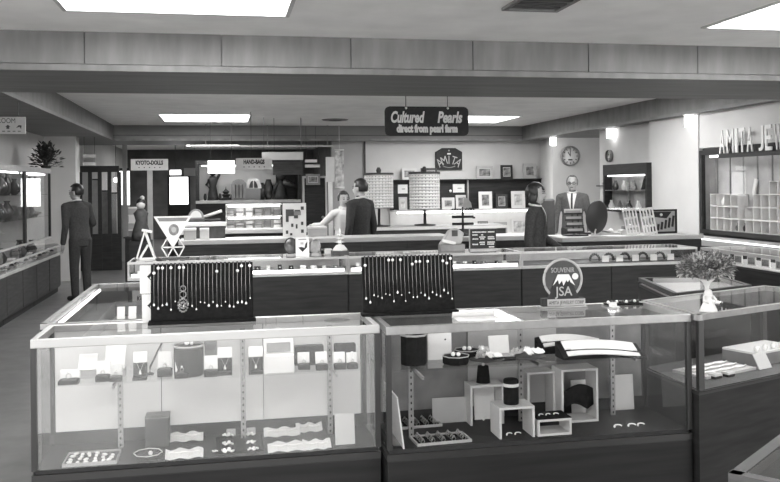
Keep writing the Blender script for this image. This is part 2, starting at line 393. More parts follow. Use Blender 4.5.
for px, py, w, h in [(304, 369, 12, 16), (322, 372, 12, 17), (340, 374, 12, 16), (352.5, 369, 11, 15)]:
    ring_box(on_shelf(px, py), w*px2m, h*px2m, 'small open white ring box in the row of four beside the case end', 'row of four ring boxes')
# dark backing busts behind the ring boxes
for px, py, w, h, lab in [(309, 362, 30, 20, 'black velvet block behind the first two ring boxes'), (345, 362, 22, 20, 'black velvet block behind the last two ring boxes')]:
    c = on_shelf(px, py, SHELF, 3.68, 3.74); t = thing('velvet_block', lab, 'display block', c)
    MB().box(-w*px2m/2, w*px2m/2, -.02, .02, 0, h*px2m).build('body', 'velvet', t, bevel=.004)
    for q in (-.3, .3): MB().ell((q*w*px2m, -.022, h*px2m*.55), .007, n=8, k=6).build('pearl', 'pearl', t, True)
# dark card over the white box
c = on_shelf(211, 372, SHELF, 3.64, 3.70); t = thing('backed_card', 'dark picture card standing behind the open white box', 'card', c)
MB().box(-.026, .026, 0, .008, 0, .15).build('card', 'picture', t); MB().box(-.026, .026, -.002, 0, .15, .154).build('edge', 'white', t); MB().box(-.02, .02, .008, .05, 0, .006).build('foot', 'white', t)
# drum with a round glass tray and pearl ornament
def drum(c, r, h, label, mt='velvet', n=28, octa=False, orn=True):
    t = thing('display_drum', label, 'display stand', c)
    n = 8 if octa else n
    MB().lathe([(r*.98, 0), (r, .004), (r, h-.004), (r*.98, h)], n=n).build('body', mt, t, not octa)
    MB().lathe([(r*1.02, h), (r*1.06, h+.004), (r*1.06, h+.009), (r*.98, h+.009)], n=n, ring=True).build('rim', 'light_grey', t, not octa)
    if orn:
        MB().ell((-.008, -.01, h+.018), .011, n=8, k=6).build('pearl', 'pearl', t, True); MB().ell((.012, 0, h+.014), .009, n=8, k=6).build('pearl', 'pearl', t, True)
    return t
drum(on_shelf(189, 377, SHELF, 3.66, 3.70), .061, .118, 'dark round drum with a rimmed top bearing two pearls')
# big white gift box
c = on_shelf(279.5, 380, SHELF, 3.62, 3.66); t = thing('gift_box', 'large white open gift box with a grey lined lid among the ring boxes', 'gift box', c)
MB().box(-.06, .06, -.03, .03, 0, .075).build('box', 'white', t, bevel=.003); MB().obox(tl(0, .045, .095) @ Matrix.Rotation(-.2, 4, 'X'), .128, .012, .075).build('lid', 'white', t, bevel=.003)
MB().obox(tl(0, .037, .097) @ Matrix.Rotation(-.2, 4, 'X'), .10, .004, .04).build('lining', 'grey', t); MB().box(-.066, -.056, -.035, -.03, -.0, .1).build('hinge_arm', 'white', t)
c = on_shelf(278, 352, SHELF, 3.70, 3.74); t = thing('white_bust', 'white necklace bust behind the large white gift box', 'bust', c)
MB().lathe([(.05, 0), (.05, .01), (.03, .03), (.026, .11), (.022, .16), (.0, .17)], n=16, sx=1, sy=.6).build('bust', 'white', t, True); MB().lathe([(.055, 0), (.055, .008)], n=16).build('base', 'light_grey', t)
# tilted pale slips
for px, py, w, rot, lab in [(88, 362, 17, .5, 'tilted pale slip in an open box at the aisle end'), (115, 362, 19, .15, 'pair of pale slips stacked behind the short ring box')]:
    c = on_shelf(px, py, SHELF, 3.62, 3.7); t = thing('card_holder', lab, 'card', c)
    for q in range(2 if rot < .3 else 1):
        MB().obox(tl(0, q*.03, .065+q*.03) @ Matrix.Rotation(-.7, 4, 'X'), w*px2m, .004, .075).build('slip', 'white', t)
    MB().box(-w*px2m/2, w*px2m/2, -.02, .05, 0, .035).build('holder', 'light_grey', t)
t = thing('spot_arm', 'thin dark bent arm beside the pale pendant box', 'display arm', on_shelf(150, 372, SHELF, 3.64, 3.7))
MB().tube([(0, 0, .004), (0, 0, .03), (.05, .03, .13)], .004, 6).build('arm', 'black', t, True); MB().lathe([(.016, 0), (.016, .006)], n=12).build('foot', 'black', t)

# --- deck of the first case
def on_deck(px, py, lo=3.60, hi=3.86):
    return on_shelf(px, py, DECK, lo, hi)
def slip(px0, px1, py, label, hgt=10, n=1, pearls=0):
    c = on_deck((px0+px1)/2, py); w = m(c, px1-px0); t = thing('pearl_card', label, 'card', c)
    d = .05
    prof = [(-w/2+w*i/8, .010+.006*math.sin(i*1.7+px0)) for i in range(9)]
    mb = MB(); vs_ = [(x, -d/2+.0, z*.6) for x, z in prof]+[(x, d/2, z+.018) for x, z in prof]+[(x, -d/2, z*.6+.004) for x, z in prof]+[(x, d/2, z+.022) for x, z in prof]
    k = 9; fs = []
    for i in range(8): fs += [(i, i+1, k+i+1, k+i), (2*k+i, 3*k+i, 3*k+i+1, 2*k+i+1), (i, 2*k+i, 2*k+i+1, i+1), (k+i, k+i+1, 3*k+i+1, 3*k+i)]
    fs += [(0, k, 3*k, 2*k), (8, 2*k+8, 3*k+8, k+8)]
    mb.add(vs_, fs).build('pad', 'white', t)
    MB().box(-w/2+.005, w/2-.005, -d/2+.02, d/2, 0, .006).build('support', 'dark_grey', t)
    ch = MB(); ch.tube([(-w*.42+w*.84*i/14, -d*.05+.006*math.sin(i*1.1), .0265) for i in range(15)], .0035, 5); ch.build('strand', 'pearl', t, True)
    return t
slip(168, 203, 441, 'white pad with a pearl strand, rear one beside the dark block')
slip(166, 203, 460, 'white pad with a pearl strand, front one beside the dark block')
slip(264, 300, 436, 'white pad with a pearl strand, rear one past the brooch pad')
slip(268, 306, 457, 'white pad with a pearl strand, front one past the brooch pad')
slip(303, 331, 459, 'small tilted pale pad with a loose pearl strand at the case end')
slip(296, 322, 428, 'low pale pad against the back doors')
def brooch(mb, c, s, rr):
    pts = [(c[0]+s*(-.5+i/7), c[1]+s*.28*math.sin(i*1.5+rr), c[2]+.004+.002*math.cos(i*2)) for i in range(8)]
    mb.tube(pts, [s*.11]*8, 5); mb.ell((c[0]+s*.1, c[1], c[2]+s*.2), s*.19, n=7, k=5); mb.ell((c[0]-s*.3, c[1]+s*.12, c[2]+s*.15), s*.15, n=7, k=5)
t0 = on_deck(240, 456); bp = thing('brooch_pad', 'black pad carrying two columns of pearl brooches', 'display pad', Vector((t0.x, 3.72, DECK)))
MB().box(-.10, .10, -.10, .13, 0, .008).build('pad', 'velvet', bp, bevel=.003)
for i, (px, py, s) in enumerate([(228, 436, .038), (228, 444.5, .04), (228, 453, .042), (251, 435, .034), (251, 443, .034), (253, 450.5, .036), (226, 460, .02), (215, 452, .02)]):
    c = on_shelf(px, py, DECK+.008, 3.62, 3.85); o = MB(); brooch(o, (0, 0, 0), s*1.15, i); o = o.build('brooch', 'pearl', None, True); o.location = c
    tag(o, 'white looped pearl brooch on the black two-column pad', 'brooch', 'brooches on the black pad')
for px, py, lab in [(231, 428, 'plain tag near the slotted standard, aisle side'), (251, 427, 'plain tag near the slotted standard, post side')]:
    c = on_deck(px, py); t = thing('price_tag', 'small pale '+lab, 'tag', c); MB().obox(tl(0, 0, .018) @ Matrix.Rotation(-.4, 4, 'X'), .04, .003, .034).build('card', 'light_grey', t); MB().box(-.018, .018, .0, .02, 0, .004).build('foot', 'grey', t)
# pearl tray
c = on_deck(90, 467); tr = thing('pearl_tray', 'flat tray strewn with loose pearl pieces near the case corner', 'tray', Vector((c.x, 3.665, DECK)))
w = m(c, 50); MB().box(-w/2, w/2, -.075, .075, 0, .006).build('tray', 'dark_grey', tr)
f = MB(); f.box(-w/2, w/2, -.08, -.075, 0, .014); f.box(-w/2, w/2, .075, .08, 0, .014); f.box(-w/2-.004, -w/2, -.08, .08, 0, .014); f.box(w/2, w/2+.004, -.08, .08, 0, .014); f.build('rim', 'light_grey', tr)
for i in range(22):
    o = MB().ell((0, 0, 0), .011+.004*R.random(), .008, .006, 8, 5).build('pearl_piece', 'pearl', tr, True)
    o.location = ((-.5+(i % 6+.5)/6+R.uniform(-.03, .03))*w*.92, -.055+.036*(i//6)+R.uniform(-.008, .008), .012); o.rotation_euler = (0, 0, R.uniform(0, 3))
# dark block with octagonal glass dish
c = on_deck(158, 436, 3.74, 3.82); t = thing('dark_block', 'dark upright block behind the octagonal glass dish', 'display block', c)
MB().box(-.05, .05, -.05, .05, 0, .125).build('body', 'dark_grey', t, bevel=.004); MB().box(-.051, .051, -.051, .051, .125, .129).build('top', 'grey', t)
c = on_deck(148, 444, 3.64, 3.66); t = thing('glass_dish', 'octagonal glass dish with a single pearl on the case deck', 'dish', c)
MB().lathe([(.045, 0), (.058, .014), (.050, .006), (.0, .004)], n=8).build('dish', 'dark_grey', t); MB().tube([(.058*math.cos(a), .058*math.sin(a), .015) for a in [math.pi*q/4 for q in range(8)]], .0022, 5, True).build('rim', 'white', t, True); MB().ell((.01, 0, .012), .010, n=8, k=6).build('pearl', 'pearl', t, True)
c = on_deck(345, 446, 3.64, 3.78); t = thing('leaning_card', 'pale leaning card near the end glass of the long showcase', 'card', c)
MB().obox(tl(0, 0, .065) @ Matrix.Rotation(-.15, 4, 'X'), .085, .004, .13).build('card', 'cream', t); MB().box(-.03, .03, .0, .05, 0, .004).build('foot', 'light_grey', t)

# ------------------------------------------------------------------ second showcase: shelf
drum(on_shelf(414, 371, SHELF, 3.64, 3.68), .058, .125, 'tall dark octagonal pedestal with a pale rim bearing pearls', octa=True)
def octbox(c, r, h, label):
    t = thing('octagonal_box', label, 'jewellery box', c)
    MB().lathe([(r*.85, 0), (r, .006), (r, h)], n=8).build('body', 'velvet', t); MB().lathe([(r*.97, h), (r*1.02, h), (r*1.02, h+.004), (r*.97, h+.004)], n=8, ring=True).build('rim', 'light_grey', t)
    for q in ((-.012, 0), (.010, -.008)): MB().ell((q[0], q[1], h+.008), .010, n=8, k=6).build('pearl', 'pearl', t, True)
octbox(on_shelf(456, 371, SHELF, 3.60, 3.62), .060, .034, 'low black octagonal box with two pearls, front one')
octbox(on_shelf(467, 362, SHELF, 3.72, 3.74), .058, .034, 'low black octagonal box with two pearls, rear one')
c = on_shelf(440, 364, SHELF, 3.70, 3.74); t = thing('white_board', 'white rounded board standing behind the tall dark pedestal', 'display board', c)
w = .054; pts = [(-w, 0), (w, 0)]+[(w-.012+.012*math.cos(a), .128+.012*math.sin(a)) for a in (0, .5, 1., 1.57)]+[(-w+.012-.012*math.sin(a), .128+.012*math.cos(a)) for a in (0, .5, 1., 1.57)]
MB().extr(pts, 0, .008).build('board', 'white', t); MB().ell((.025, -.002, .09), .004, n=8, k=5).build('stud', 'black', t, True); MB().box(-.03, .03, .008, .05, 0, .005).build('foot', 'light_grey', t)
def shell(c, s, label, n=5, plate=False):
    t = thing('shell_ornament', label, 'shell', c)
    z = 0
    if plate:
        MB().lathe([(s*.3, 0), (s*1.05, .012), (s*1.05, .015), (s*.3, .004)], n=20, sx=1.2).build('plate', 'dark_grey', t, True); z = .012
    for i in range(n):
        a = i*2.4; r_ = s*(.25+.45*(i/n)); mb = MB(); q = (r_*math.cos(a)*1.3, r_*math.sin(a), z+s*.2)
        vs_ = []; fs = []
        for a_ in range(9):
            th = -1.3+2.6*a_/8
            for b_ in range(4): rr = s*.45*b_/3; vs_.append((rr*math.sin(th), .25*s*math.cos(th*9+b_)*b_/6, rr*math.cos(th)*.8))
        for a_ in range(8):
            for b_ in range(3): fs.append((a_*4+b_, (a_+1)*4+b_, (a_+1)*4+b_+1, a_*4+b_+1))
        nv = len(vs_); vs_ += [(x, y+.004, z_) for x, y, z_ in vs_]; fs += [tuple(j+nv for j in f[::-1]) for f in fs]
        mb.add(vs_, fs); o = mb.build('petal', 'pearl', t, True); o.location = q; o.rotation_euler = (-.5-.5*R.random(), 0, a)
    return t
shell(on_shelf(479, 350, SHELF, 3.76, 3.77), .07, 'frilled white shell cluster behind the octagonal boxes', 6)
shell(on_shelf(487, 367, SHELF, 3.60, 3.62), .062, 'white shells heaped on a dark plate before the open box', 7, True)
shell(on_shelf(525, 368, SHELF, 3.62, 3.64), .075, 'white shells spread on a wide dark plate beside the necklace pads', 6, True)
c = on_shelf(502, 359, SHELF, 3.62, 3.7); t = thing('open_case', 'white lined open case standing behind the shell plates', 'jewellery box', c)
MB().box(-.05, .05, -.045, .035, 0, .018).build('base', 'black', t, bevel=.002); MB().box(-.045, .045, -.04, .03, .018, .021).build('cushion', 'light_grey', t); MB().obox(tl(0, .045, .055) @ Matrix.Rotation(-.2, 4, 'X'), .095, .012, .085).build('lid', 'white', t, bevel=.003)
def wavy(c, w, d, h, label, rz=0.):
    objs = []
    t = thing('necklace_pad', label, 'necklace display', c, rz)
    N = 16; top = lambda u: h*(.45+.45*math.sin(.4+u*2.6))-.02*u
    prof = [(-w/2+w*i/N, top(i/N)) for i in range(N+1)]
    MB().extr([(w/2, 0), (-w/2, 0)]+prof, -d/2, d/2); wb_ = MB().extr([(w/2, 0), (-w/2, 0)]+prof, -d/2, d/2).build('body', 'velvet', t); objs.append(wb_)
    for j, (y0, y1) in enumerate(((-d*.44, -d*.22), (-d*.06, d*.42))):
        poly = [(x, z+.002) for x, z in prof[1:-1]]+[(x, z+.007) for x, z in prof[1:-1]][::-1]
        mb = MB(); n = len(poly)
        mb.extr(poly, y0, y1); objs.append(mb.build('white_strip', 'white', t))
    objs.append(MB().tube([(x, -d*.14, z+.009) for x, z in prof[2:-2]], .003, 5).build('strand', 'pearl', t, True))
    MB().box(w/2-.03, w/2, -.01, .01, prof[-1][1], prof[-1][1]+.012).build('end_block', 'black', t)
    for o in objs:
        for v in o.data.vertices:
            if v.co.z > .001: v.co.z += v.co.y*.55+d*.1    # the top slopes towards the customer
    return t
wavy(on_shelf(572, 356, SHELF, 3.735, 3.74), .34, .075, .06, 'black wedge stand with white wavy strips, rear of the pair')
wavy(on_shelf(601, 368, SHELF, 3.60, 3.605), .40, .10, .042, 'black wedge stand with white wavy strips, front of the pair')

# ------------------------------------------------------------------ second showcase: deck
def cube_frame(px0, px1, py_top, py_bot, d, label, rz=0., base=False, th=.010, y=None):
    c = on_deck((px0+px1)/2, py_bot, 3.55, 3.78)
    if y: c = Vector((ony((px0+px1)/2, py_bot, y).x, y, DECK))
    w = m(c, px1-px0); h = ony((px0+px1)/2, py_top, c.y).z-DECK
    t = thing('cube_stand', label, 'display stand', c, rz)
    MB().box(-w/2, w/2, 0, d, h-th, h).build('top_panel', 'cream', t)
    MB().box(-w/2, -w/2+th, 0, d, 0, h-th).build('side_panel', 'cream', t); MB().box(w/2-th, w/2, 0, d, 0, h-th).build('side_panel', 'cream', t)
    if base: MB().box(-w/2+th, w/2-th, 0, d, 0, th).build('base_panel', 'cream', t)
    return t, c, w, h
ta, ca, wa, ha = cube_frame(470, 505, 385, 417, .10, 'white bridge stand carrying a black tapered drum')
tb, cb_, wb, hb = cube_frame(499, 536, 407, 443, .13, 'white bridge stand carrying a banded black cylinder')
tc_, cc_, wc, hc = cube_frame(537, 573, 419, 443, .12, 'low white open box stand with pearls on its black top', base=True)
td, cd, wd, hd = cube_frame(561, 600, 369, 437, .12, 'tall white open frame stand hung with a black cloth', base=True, y=3.72)
te, ce_, we, he = cube_frame(527, 556, 372, 404, .10, 'white bridge stand half hidden behind the banded cylinder', y=3.80)
t = thing('tapered_drum', 'black tapered drum on the rear white bridge stand', 'display stand', (ca.x, ca.y+.06, DECK+ha)); MB().lathe([(.034, 0), (.032, .004), (.026, .075), (.024, .078)], n=20).build('body', 'velvet', t, True); MB().ell((0, 0, .084), .008, n=8, k=6).build('pearl', 'pearl', t, True)
t = thing('banded_cylinder', 'black cylinder with a white band on the front bridge stand', 'display stand', (cb_.x-.005, cb_.y+.065, DECK+hb))
MB().lathe([(.033, 0), (.034, .004), (.034, .105), (.03, .11)], n=20).build('body', 'velvet', t, True); MB().lathe([(.0352, .078), (.0358, .08), (.0358, .09), (.0352, .092)], n=20, ring=True).build('band', 'white', t, True)
MB().box(wc*-.5, wc*.5, .0, .12, hc+.0005, hc+.004).build('black_cover', 'velvet', tc_)
# cloth in the tall frame
mb = MB(); N = 10
for i in range(N):
    u0, u1 = i/N, (i+1)/N
    zz = lambda u: hd*.52+.035*math.sin(u*3.0-.4)-.0*u; zb_ = lambda u: hd*.2+.03*abs(math.sin(u*4))
    x0_, x1_ = -wd*.45+wd*.9*u0, -wd*.45+wd*.9*u1
    mb.add([(x0_, .03, zb_(u0)), (x1_, .03, zb_(u1)), (x1_, .035, zz(u1)), (x0_, .035, zz(u0)), (x0_, .05, zb_(u0)), (x1_, .05, zb_(u1)), (x1_, .06, zz(u1)), (x0_, .06, zz(u0))], [(0, 1, 2, 3), (7, 6, 5, 4), (3, 2, 6, 7), (0, 4, 5, 1)])
mb.build('black_cloth', 'velvet', td, True)
def earring(c, s, label, group=None):
    o = MB(); o.tube([(s*math.cos(a), .3*s*math.sin(a), s*.35+s*.35*math.sin(a)) for a in [math.pi*i/6 for i in range(7)]], s*.17, 6); o.ell((-s*.9, 0, s*.3), s*.3, n=8, k=6)
    o = o.build('pearl_earring', 'pearl', None, True); o.location = c; o.rotation_euler = (0, 0, R.uniform(-.5, .5)); tag(o, label, 'earring', group)
for px, py in [(618, 433), (632, 437), (641, 433)]: earring(on_deck(px, py), .018, 'curved pearl earring in the trio on the bare dark deck', 'trio of pearl earrings')
earring(on_deck(486, 414), .018, 'curved pearl earring under the rear bridge stand')
for px, py in [(513, 440), (523, 442)]: earring(Vector((cb_.x+(px-518)*.004, cb_.y+.05, DECK)), .014, 'pearl earring lying inside the front bridge stand', 'earrings inside the front bridge stand')
for px, py in [(541, 411), (548, 415), (556, 411)]:
    c = ony(px, py, cc_.y+.05); earring(Vector((c.x, cc_.y+.05, DECK+hc+.004)), .011, 'pearl earring on the black top of the low box stand', 'earrings on the low box stand')
earring(Vector((cd.x-.01, cd.y+.045, DECK+hd*.53)), .013, 'pearl earring resting on the black cloth edge')
shell(on_deck(551, 400, 3.7, 3.8)+Vector((0, 0, .0)), .045, 'small shell cluster behind the low white box', 5)
for k_, (px0, px1, py0, py1, lab) in enumerate([(410, 471, 434, 448, 'shallow ring tray at the front of the dark deck'), (390, 441, 408, 420, 'shallow ring tray by the inner end of the dark deck')]):
    c0 = on_deck((px0+px1)/2, (py0+py1)/2); w = m(c0, px1-px0)*.88; d = .115
    t = thing('ring_tray', lab, 'tray', c0, .06)
    MB().box(-w/2, w/2, -d/2, d/2, 0, .005).build('tray', 'velvet', t)
    f = MB(); e = .006; f.box(-w/2-e, w/2+e, -d/2-e, -d/2, 0, .012); f.box(-w/2-e, w/2+e, d/2, d/2+e, 0, .012); f.box(-w/2-e, -w/2, -d/2, d/2, 0, .012); f.box(w/2, w/2+e, -d/2, d/2, 0, .012); f.build('rim', 'light_grey', t)
    o0 = None
    for i in range(5):
        for j in range(4):
            mb = MB(); mb.tube([(.009*math.cos(a), 0, .011+.009*math.sin(a)) for a in [math.pi*2*q/8 for q in range(8)]], .0024, 4, True); mb.ell((0, 0, .022), .0055, n=6, k=4)
            if o0 is None: o = o0 = mb.build('ring', 'chain', t, True)
            else: o = o0.copy(); COL.objects.link(o); o.parent = t
            o.location = ((-.4+.2*i)*w, (-.36+.24*j)*d, .003); o.rotation_euler = (0, 0, R.uniform(-.3, .3))
# pale leaning panels at the inner end and the back
for px, py, w, h, y, rz, mt, lab in [(405, 417, .02, .17, 3.64, 0, 'light_grey', None), (452, 408, .19, .115, 3.86, 0, 'light_grey', 'pale slab leaning on the rear doors behind the ring trays'),
                                     (484, 406, .10, .15, 3.88, 0, 'white', 'white card leaning on the rear doors beside the pale slab'), (582, 402, .11, .16, 3.87, 0, 'white', 'white card leaning behind the tall frame stand'), (622, 405, .12, .17, 3.885, 0, 'white', 'white card leaning at the outer end behind the earrings')]:
    if not lab: continue
    c = Vector((ony(px, py, y).x, y, DECK)); t = thing('back_card', lab, 'card', c)
    MB().obox(tl(0, 0, h/2) @ Matrix.Rotation(-.08, 4, 'X'), w, .006, h).build('panel', mt, t); MB().box(-w*.3, w*.3, -.0, .02, 0, .004).build('foot', 'grey', t)
t = thing('side_card', 'pale card leaning against the inner end glass', 'card', (RX0+.06, 3.66, DECK)); MB().obox(tl(0, 0, .11) @ Matrix.Rotation(-.12, 4, 'Y'), .006, .3, .22).build('panel', 'cream', t); MB().box(-.02, .02, -.1, .1, 0, .004).build('foot', 'grey', t)

# ------------------------------------------------------------------ on top of the front showcases
def necklace_board(px0, px1, py_top, py_bot, label, nlabel, grp, n, seed):
    rr = random.Random(seed)
    c = onz((px0+px1)/2, py_bot, TOP); c.y = 3.83; c.x = ony((px0+px1)/2, py_bot, c.y).x
    w = m(c, px1-px0); h = m(c, py_bot-py_top); tilt = .13
    t = thing('necklace_board', label, 'necklace display', c)
    M_ = Matrix.Rotation(-tilt, 4, 'X')
    MB().obox(M_ @ tl(0, .012, h/2), w, .02, h).build('board', 'velvet', t, bevel=.003)
    MB().box(-w/2-.01, w/2+.01, -.035, .035, 0, .014).build('base', 'velvet', t, bevel=.003)
    MB().bar(M_ @ Vector((0, .022, h*.8)), (0, .034, .012), .02, .008).build('strut', 'black', t)
    for i in range(n):
        x = -w/2+.014+(w-.028)*i/(n-1); top = h-.004; L = h*(.66+.05*math.sin(i*2.1)+rr.uniform(-.04, .04))
        g = thing('chain_necklace', nlabel, 'necklace', c+(M_ @ Vector((x, .001, top))), 0, grp)
        P = lambda a, b, z: (M_.to_3x3() @ Vector((a, b, z)))
        MB().tube([P(0, .008, .006), P(0, -.003, 0), P(-.001, -.003, -L*.5), P(0, -.003, -L)], .0011, 4).build('chain', 'chain', g, True)
        q = P(0, -.005, -L-.006); r_ = rr.choice([.0032, .004, .0052]); MB().lathe([(0, -r_*1.3), (r_*.8, -r_*.8), (r_, 0), (r_*.5, r_*.9), (0, r_*1.7)], q, 8).build('pendant', 'pearl', g, True)
        if rr.random() < .42: q = P(0, -.006, -h*rr.choice([.05, .09, .13])); MB().ell(q, .007, n=8, k=6).build('clasp_pearl', 'pearl', g, True)
        MB().lathe([(0, 0), (.004, .001), (.004, .006), (0, .007)], P(0, .004, .002), 6).build('peg', 'black', g)
    return t, c, w, h, M_
t, c, w, h, M_ = necklace_board(152.5, 253, 262, 321, 'black velvet necklace board beside the white diamond-hole card', 'fine chain with pearl drop on the board beside the white card', 'necklaces on the board beside the white card', 24, 3)
# filigree pendant
x = ony(183, 300, 3.83).x-c.x; g = thing('filigree_necklace', 'large lacy silver pendant necklace on the board beside the white card', 'necklace', c+(M_ @ Vector((x, -.002, h))))
P = lambda a, b, z: (M_.to_3x3() @ Vector((a, b, z)))
MB().tube([P(0, .004, .004), P(0, -.004, 0), P(0, -.004, -h*.42)], .0016, 5).build('chain', 'chain', g, True)
for (zz, r_) in ((-h*.42, .012), (-h*.52, .014)):
    mb = MB(); mb.tube([P(r_*math.cos(a), -.007, zz+r_*math.sin(a)) for a in [2*math.pi*q/10 for q in range(10)]], .003, 4, True); mb.build('link', 'chain', g, True)
mb = MB()
for q in range(14):
    a = q*2*math.pi/14
    mb.ell(P(.020*math.cos(a), -.008, -h*.70+.028*math.sin(a)), .0055, n=6, k=4)
    if q % 2: mb.ell(P(.010*math.cos(a), -.009, -h*.70+.014*math.sin(a)), .006, n=6, k=4)
mb.build('pendant', 'chain', g, True)
necklace_board(363, 457, 257, 315, 'black velvet necklace board standing at the joint of the two showcases', 'fine chain with pearl drop on the board at the showcase joint', 'necklaces on the board at the showcase joint', 23, 5)
# white card with diamond holes left of the board
c = onz(147, 318, TOP); c.y = 3.875; c.x = ony(152, 318, c.y).x
t = thing('earring_card', 'tall white folded card with two dark diamond cut-outs behind the necklace board', 'display card', c)
w = .10; h = m(c, 58)
for k_ in range(2):
    z0, z1 = k_*h/2+.002, (k_+1)*h/2-.002; zc = (z0+z1)/2+.012; xo = w*.02; rr_ = .022
    fr = MB(); outer = [(-w/2+.008*(1-k_), z0), (w/2, z0), (w/2, z1), (-w/2+.008*(1-k_), z1)]; inn = [(xo, zc-rr_), (xo+rr_, zc), (xo, zc+rr_), (xo-rr_, zc)]
    oc = [(0, z0)]; o2 = [outer[0], outer[1], outer[2], outer[3]]; i2 = [inn[0], inn[1], inn[2], inn[3]]
    vs_ = []
    for y in (0, .005): vs_ += [(x, y, z) for x, z in o2]+[(x, y, z) for x, z in i2]
    fs = [(0, 1, 5, 4), (1, 2, 6, 5), (2, 3, 7, 6), (3, 0, 4, 7)]; fs += [tuple(j+8 for j in f[::-1]) for f in fs]
    fs += [(i, (i+1) % 4, (i+1) % 4+8, i+8) for i in range(4)]+[(i+4, i+12, (i+1) % 4+12, (i+1) % 4+4) for i in range(4)]
    fr.add(vs_, fs).build('panel', 'white', t)
    MB().extr([(xo, zc-rr_), (xo+rr_, zc), (xo, zc+rr_), (xo-rr_, zc)], .006, .009).build('dark_backing', 'black', t)
    MB().ell((xo-.004, .004, zc-.006), .006, n=8, k=5).build('pearl', 'pearl', t, True)
MB().box(-w*.4, w*.4, .005, .06, 0, .004).build('foot', 'white', t)
# souvenir sign
c = onz(563, 305, TOP); c.y = 3.84; c.x = ony(563, 305, c.y).x; k_ = m(c, 1)
t = thing('souvenir_sign', 'round souvenir association sign with a snowy mountain on a lettered base', 'sign', c, -.06)
MB().box(-24*k_, 24*k_, -.02, .035, 0, .008).build('foot', 'steel', t, bevel=.002)
MB().box(-22*k_, 22*k_, -.012, .025, .008, 9.5*k_).build('base', 'black', t, bevel=.002)
MB().box(-17*k_, 22*k_, -.015, -.012, .010, 8.8*k_).build('name_plate', 'light_grey', t)
text('lettering', 'AMITA JEWELRY CORP', 5*k_, 'black', t, tl(2.5*k_, -.0155, 5.2*k_) @ FRONT, .001, width=36*k_)
R0, zc = 19.5*k_, 28.5*k_
mb = MB(); mb.lathe([(R0*.98, -.004), (R0*.98, .004)], n=40); d_ = mb.build('disc', 'dark_grey', t); d_.data.transform(tl(0, .004, zc) @ Matrix.Rotation(math.pi/2, 4, 'X'))
mb = MB(); mb.tube([(R0*math.cos(a), -.001, zc+R0*math.sin(a)) for a in [2*math.pi*q/48 for q in range(48)]], .0065, 6, True).build('rim', 'light_grey', t, True)
MB().extr([(-16*k_, 9.5*k_), (16*k_, 9.5*k_), (5.5*k_, 33*k_), (-5.5*k_, 33*k_)], -.008, -.003).build('mountain', 'black', t)
snow = [(-5.7*k_, 33.3*k_), (5.7*k_, 33.3*k_), (12.0*k_, 22*k_), (7.2*k_, 25.5*k_), (6.6*k_, 28*k_), (4.4*k_, 25.5*k_), (3.2*k_, 27.5*k_), (0, 22*k_), (-1.4*k_, 27*k_), (-4.4*k_, 23.5*k_), (-5.6*k_, 28*k_), (-11*k_, 22*k_)]
MB().extr(snow, -.010, -.008).build('snow_cap', 'white', t)
mb = MB(); mb.lathe([(3.2*k_, -.001), (3.2*k_, .001)], n=20); s_ = mb.build('moon', 'white', t); s_.data.transform(tl(12.5*k_, -.006, 31*k_) @ Matrix.Rotation(math.pi/2, 4, 'X'))
text('lettering', 'JSA', 13*k_, 'light_grey', t, tl(0, -.011, 16*k_) @ FRONT, .002, width=18*k_, bold=.0004)
text('lettering', 'SOUVENIR', 7*k_, 'light_grey', t, tl(0, -.002, 37.2*k_) @ FRONT, .002, width=24*k_)
# jewellery row on a mat + white block at the outer end of the second case
c = onz(622, 304, TOP); t = thing('earring_mat', 'narrow black mat carrying a row of dark bead earrings', 'display mat', (c.x, 3.86, TOP))
MB().box(-.09, .09, -.03, .03, 0, .006).build('mat', 'velvet', t)
for i in range(11):
    MB().ell((-.08+.016*i, R.uniform(-.008, .008), .014), .008, n=7, k=5).build('bead', 'ceramic_dark' if i % 3 else 'pearl', t, True)
c = onz(614, 306, TOP); t = thing('tag_stand', 'white tag lying flat beside the bead earring mat', 'tag', (c.x-.01, 3.79, TOP)); MB().box(-.02, .02, -.02, .02, 0, .002).build('tag', 'white', t); MB().box(-.02, .02, .018, .022, 0, .02).build('upright', 'white', t)
t = thing('white_sheet', 'white sheet with a raised edge lying on the second showcase near the board', 'paper', (onz(482, 321, TOP).x, 3.62, TOP)); MB().box(-.10, .10, -.05, .05, 0, .003).build('sheet', 'white', t); MB().obox(tl(0, .052, .012) @ Matrix.Rotation(.5, 4, 'X'), .2, .003, .03).build('fold', 'white', t)  # flat white sheet, back edge raised
# price slips on the side counter behind the first case
for px in (122, 133):
    c = onz(px, 318, TOP); t = thing('price_slip', 'narrow white slip propped on the side counter beside the case', 'card', (c.x, 4.02, TOP), 0, 'white slips on the side counter')
    MB().obox(tl(0, .0, .028) @ Matrix.Rotation(-.35, 4, 'X'), .034, .003, .058).build('slip', 'white', t); MB().box(-.015, .015, 0, .03, 0, .003).build('foot', 'white', t)
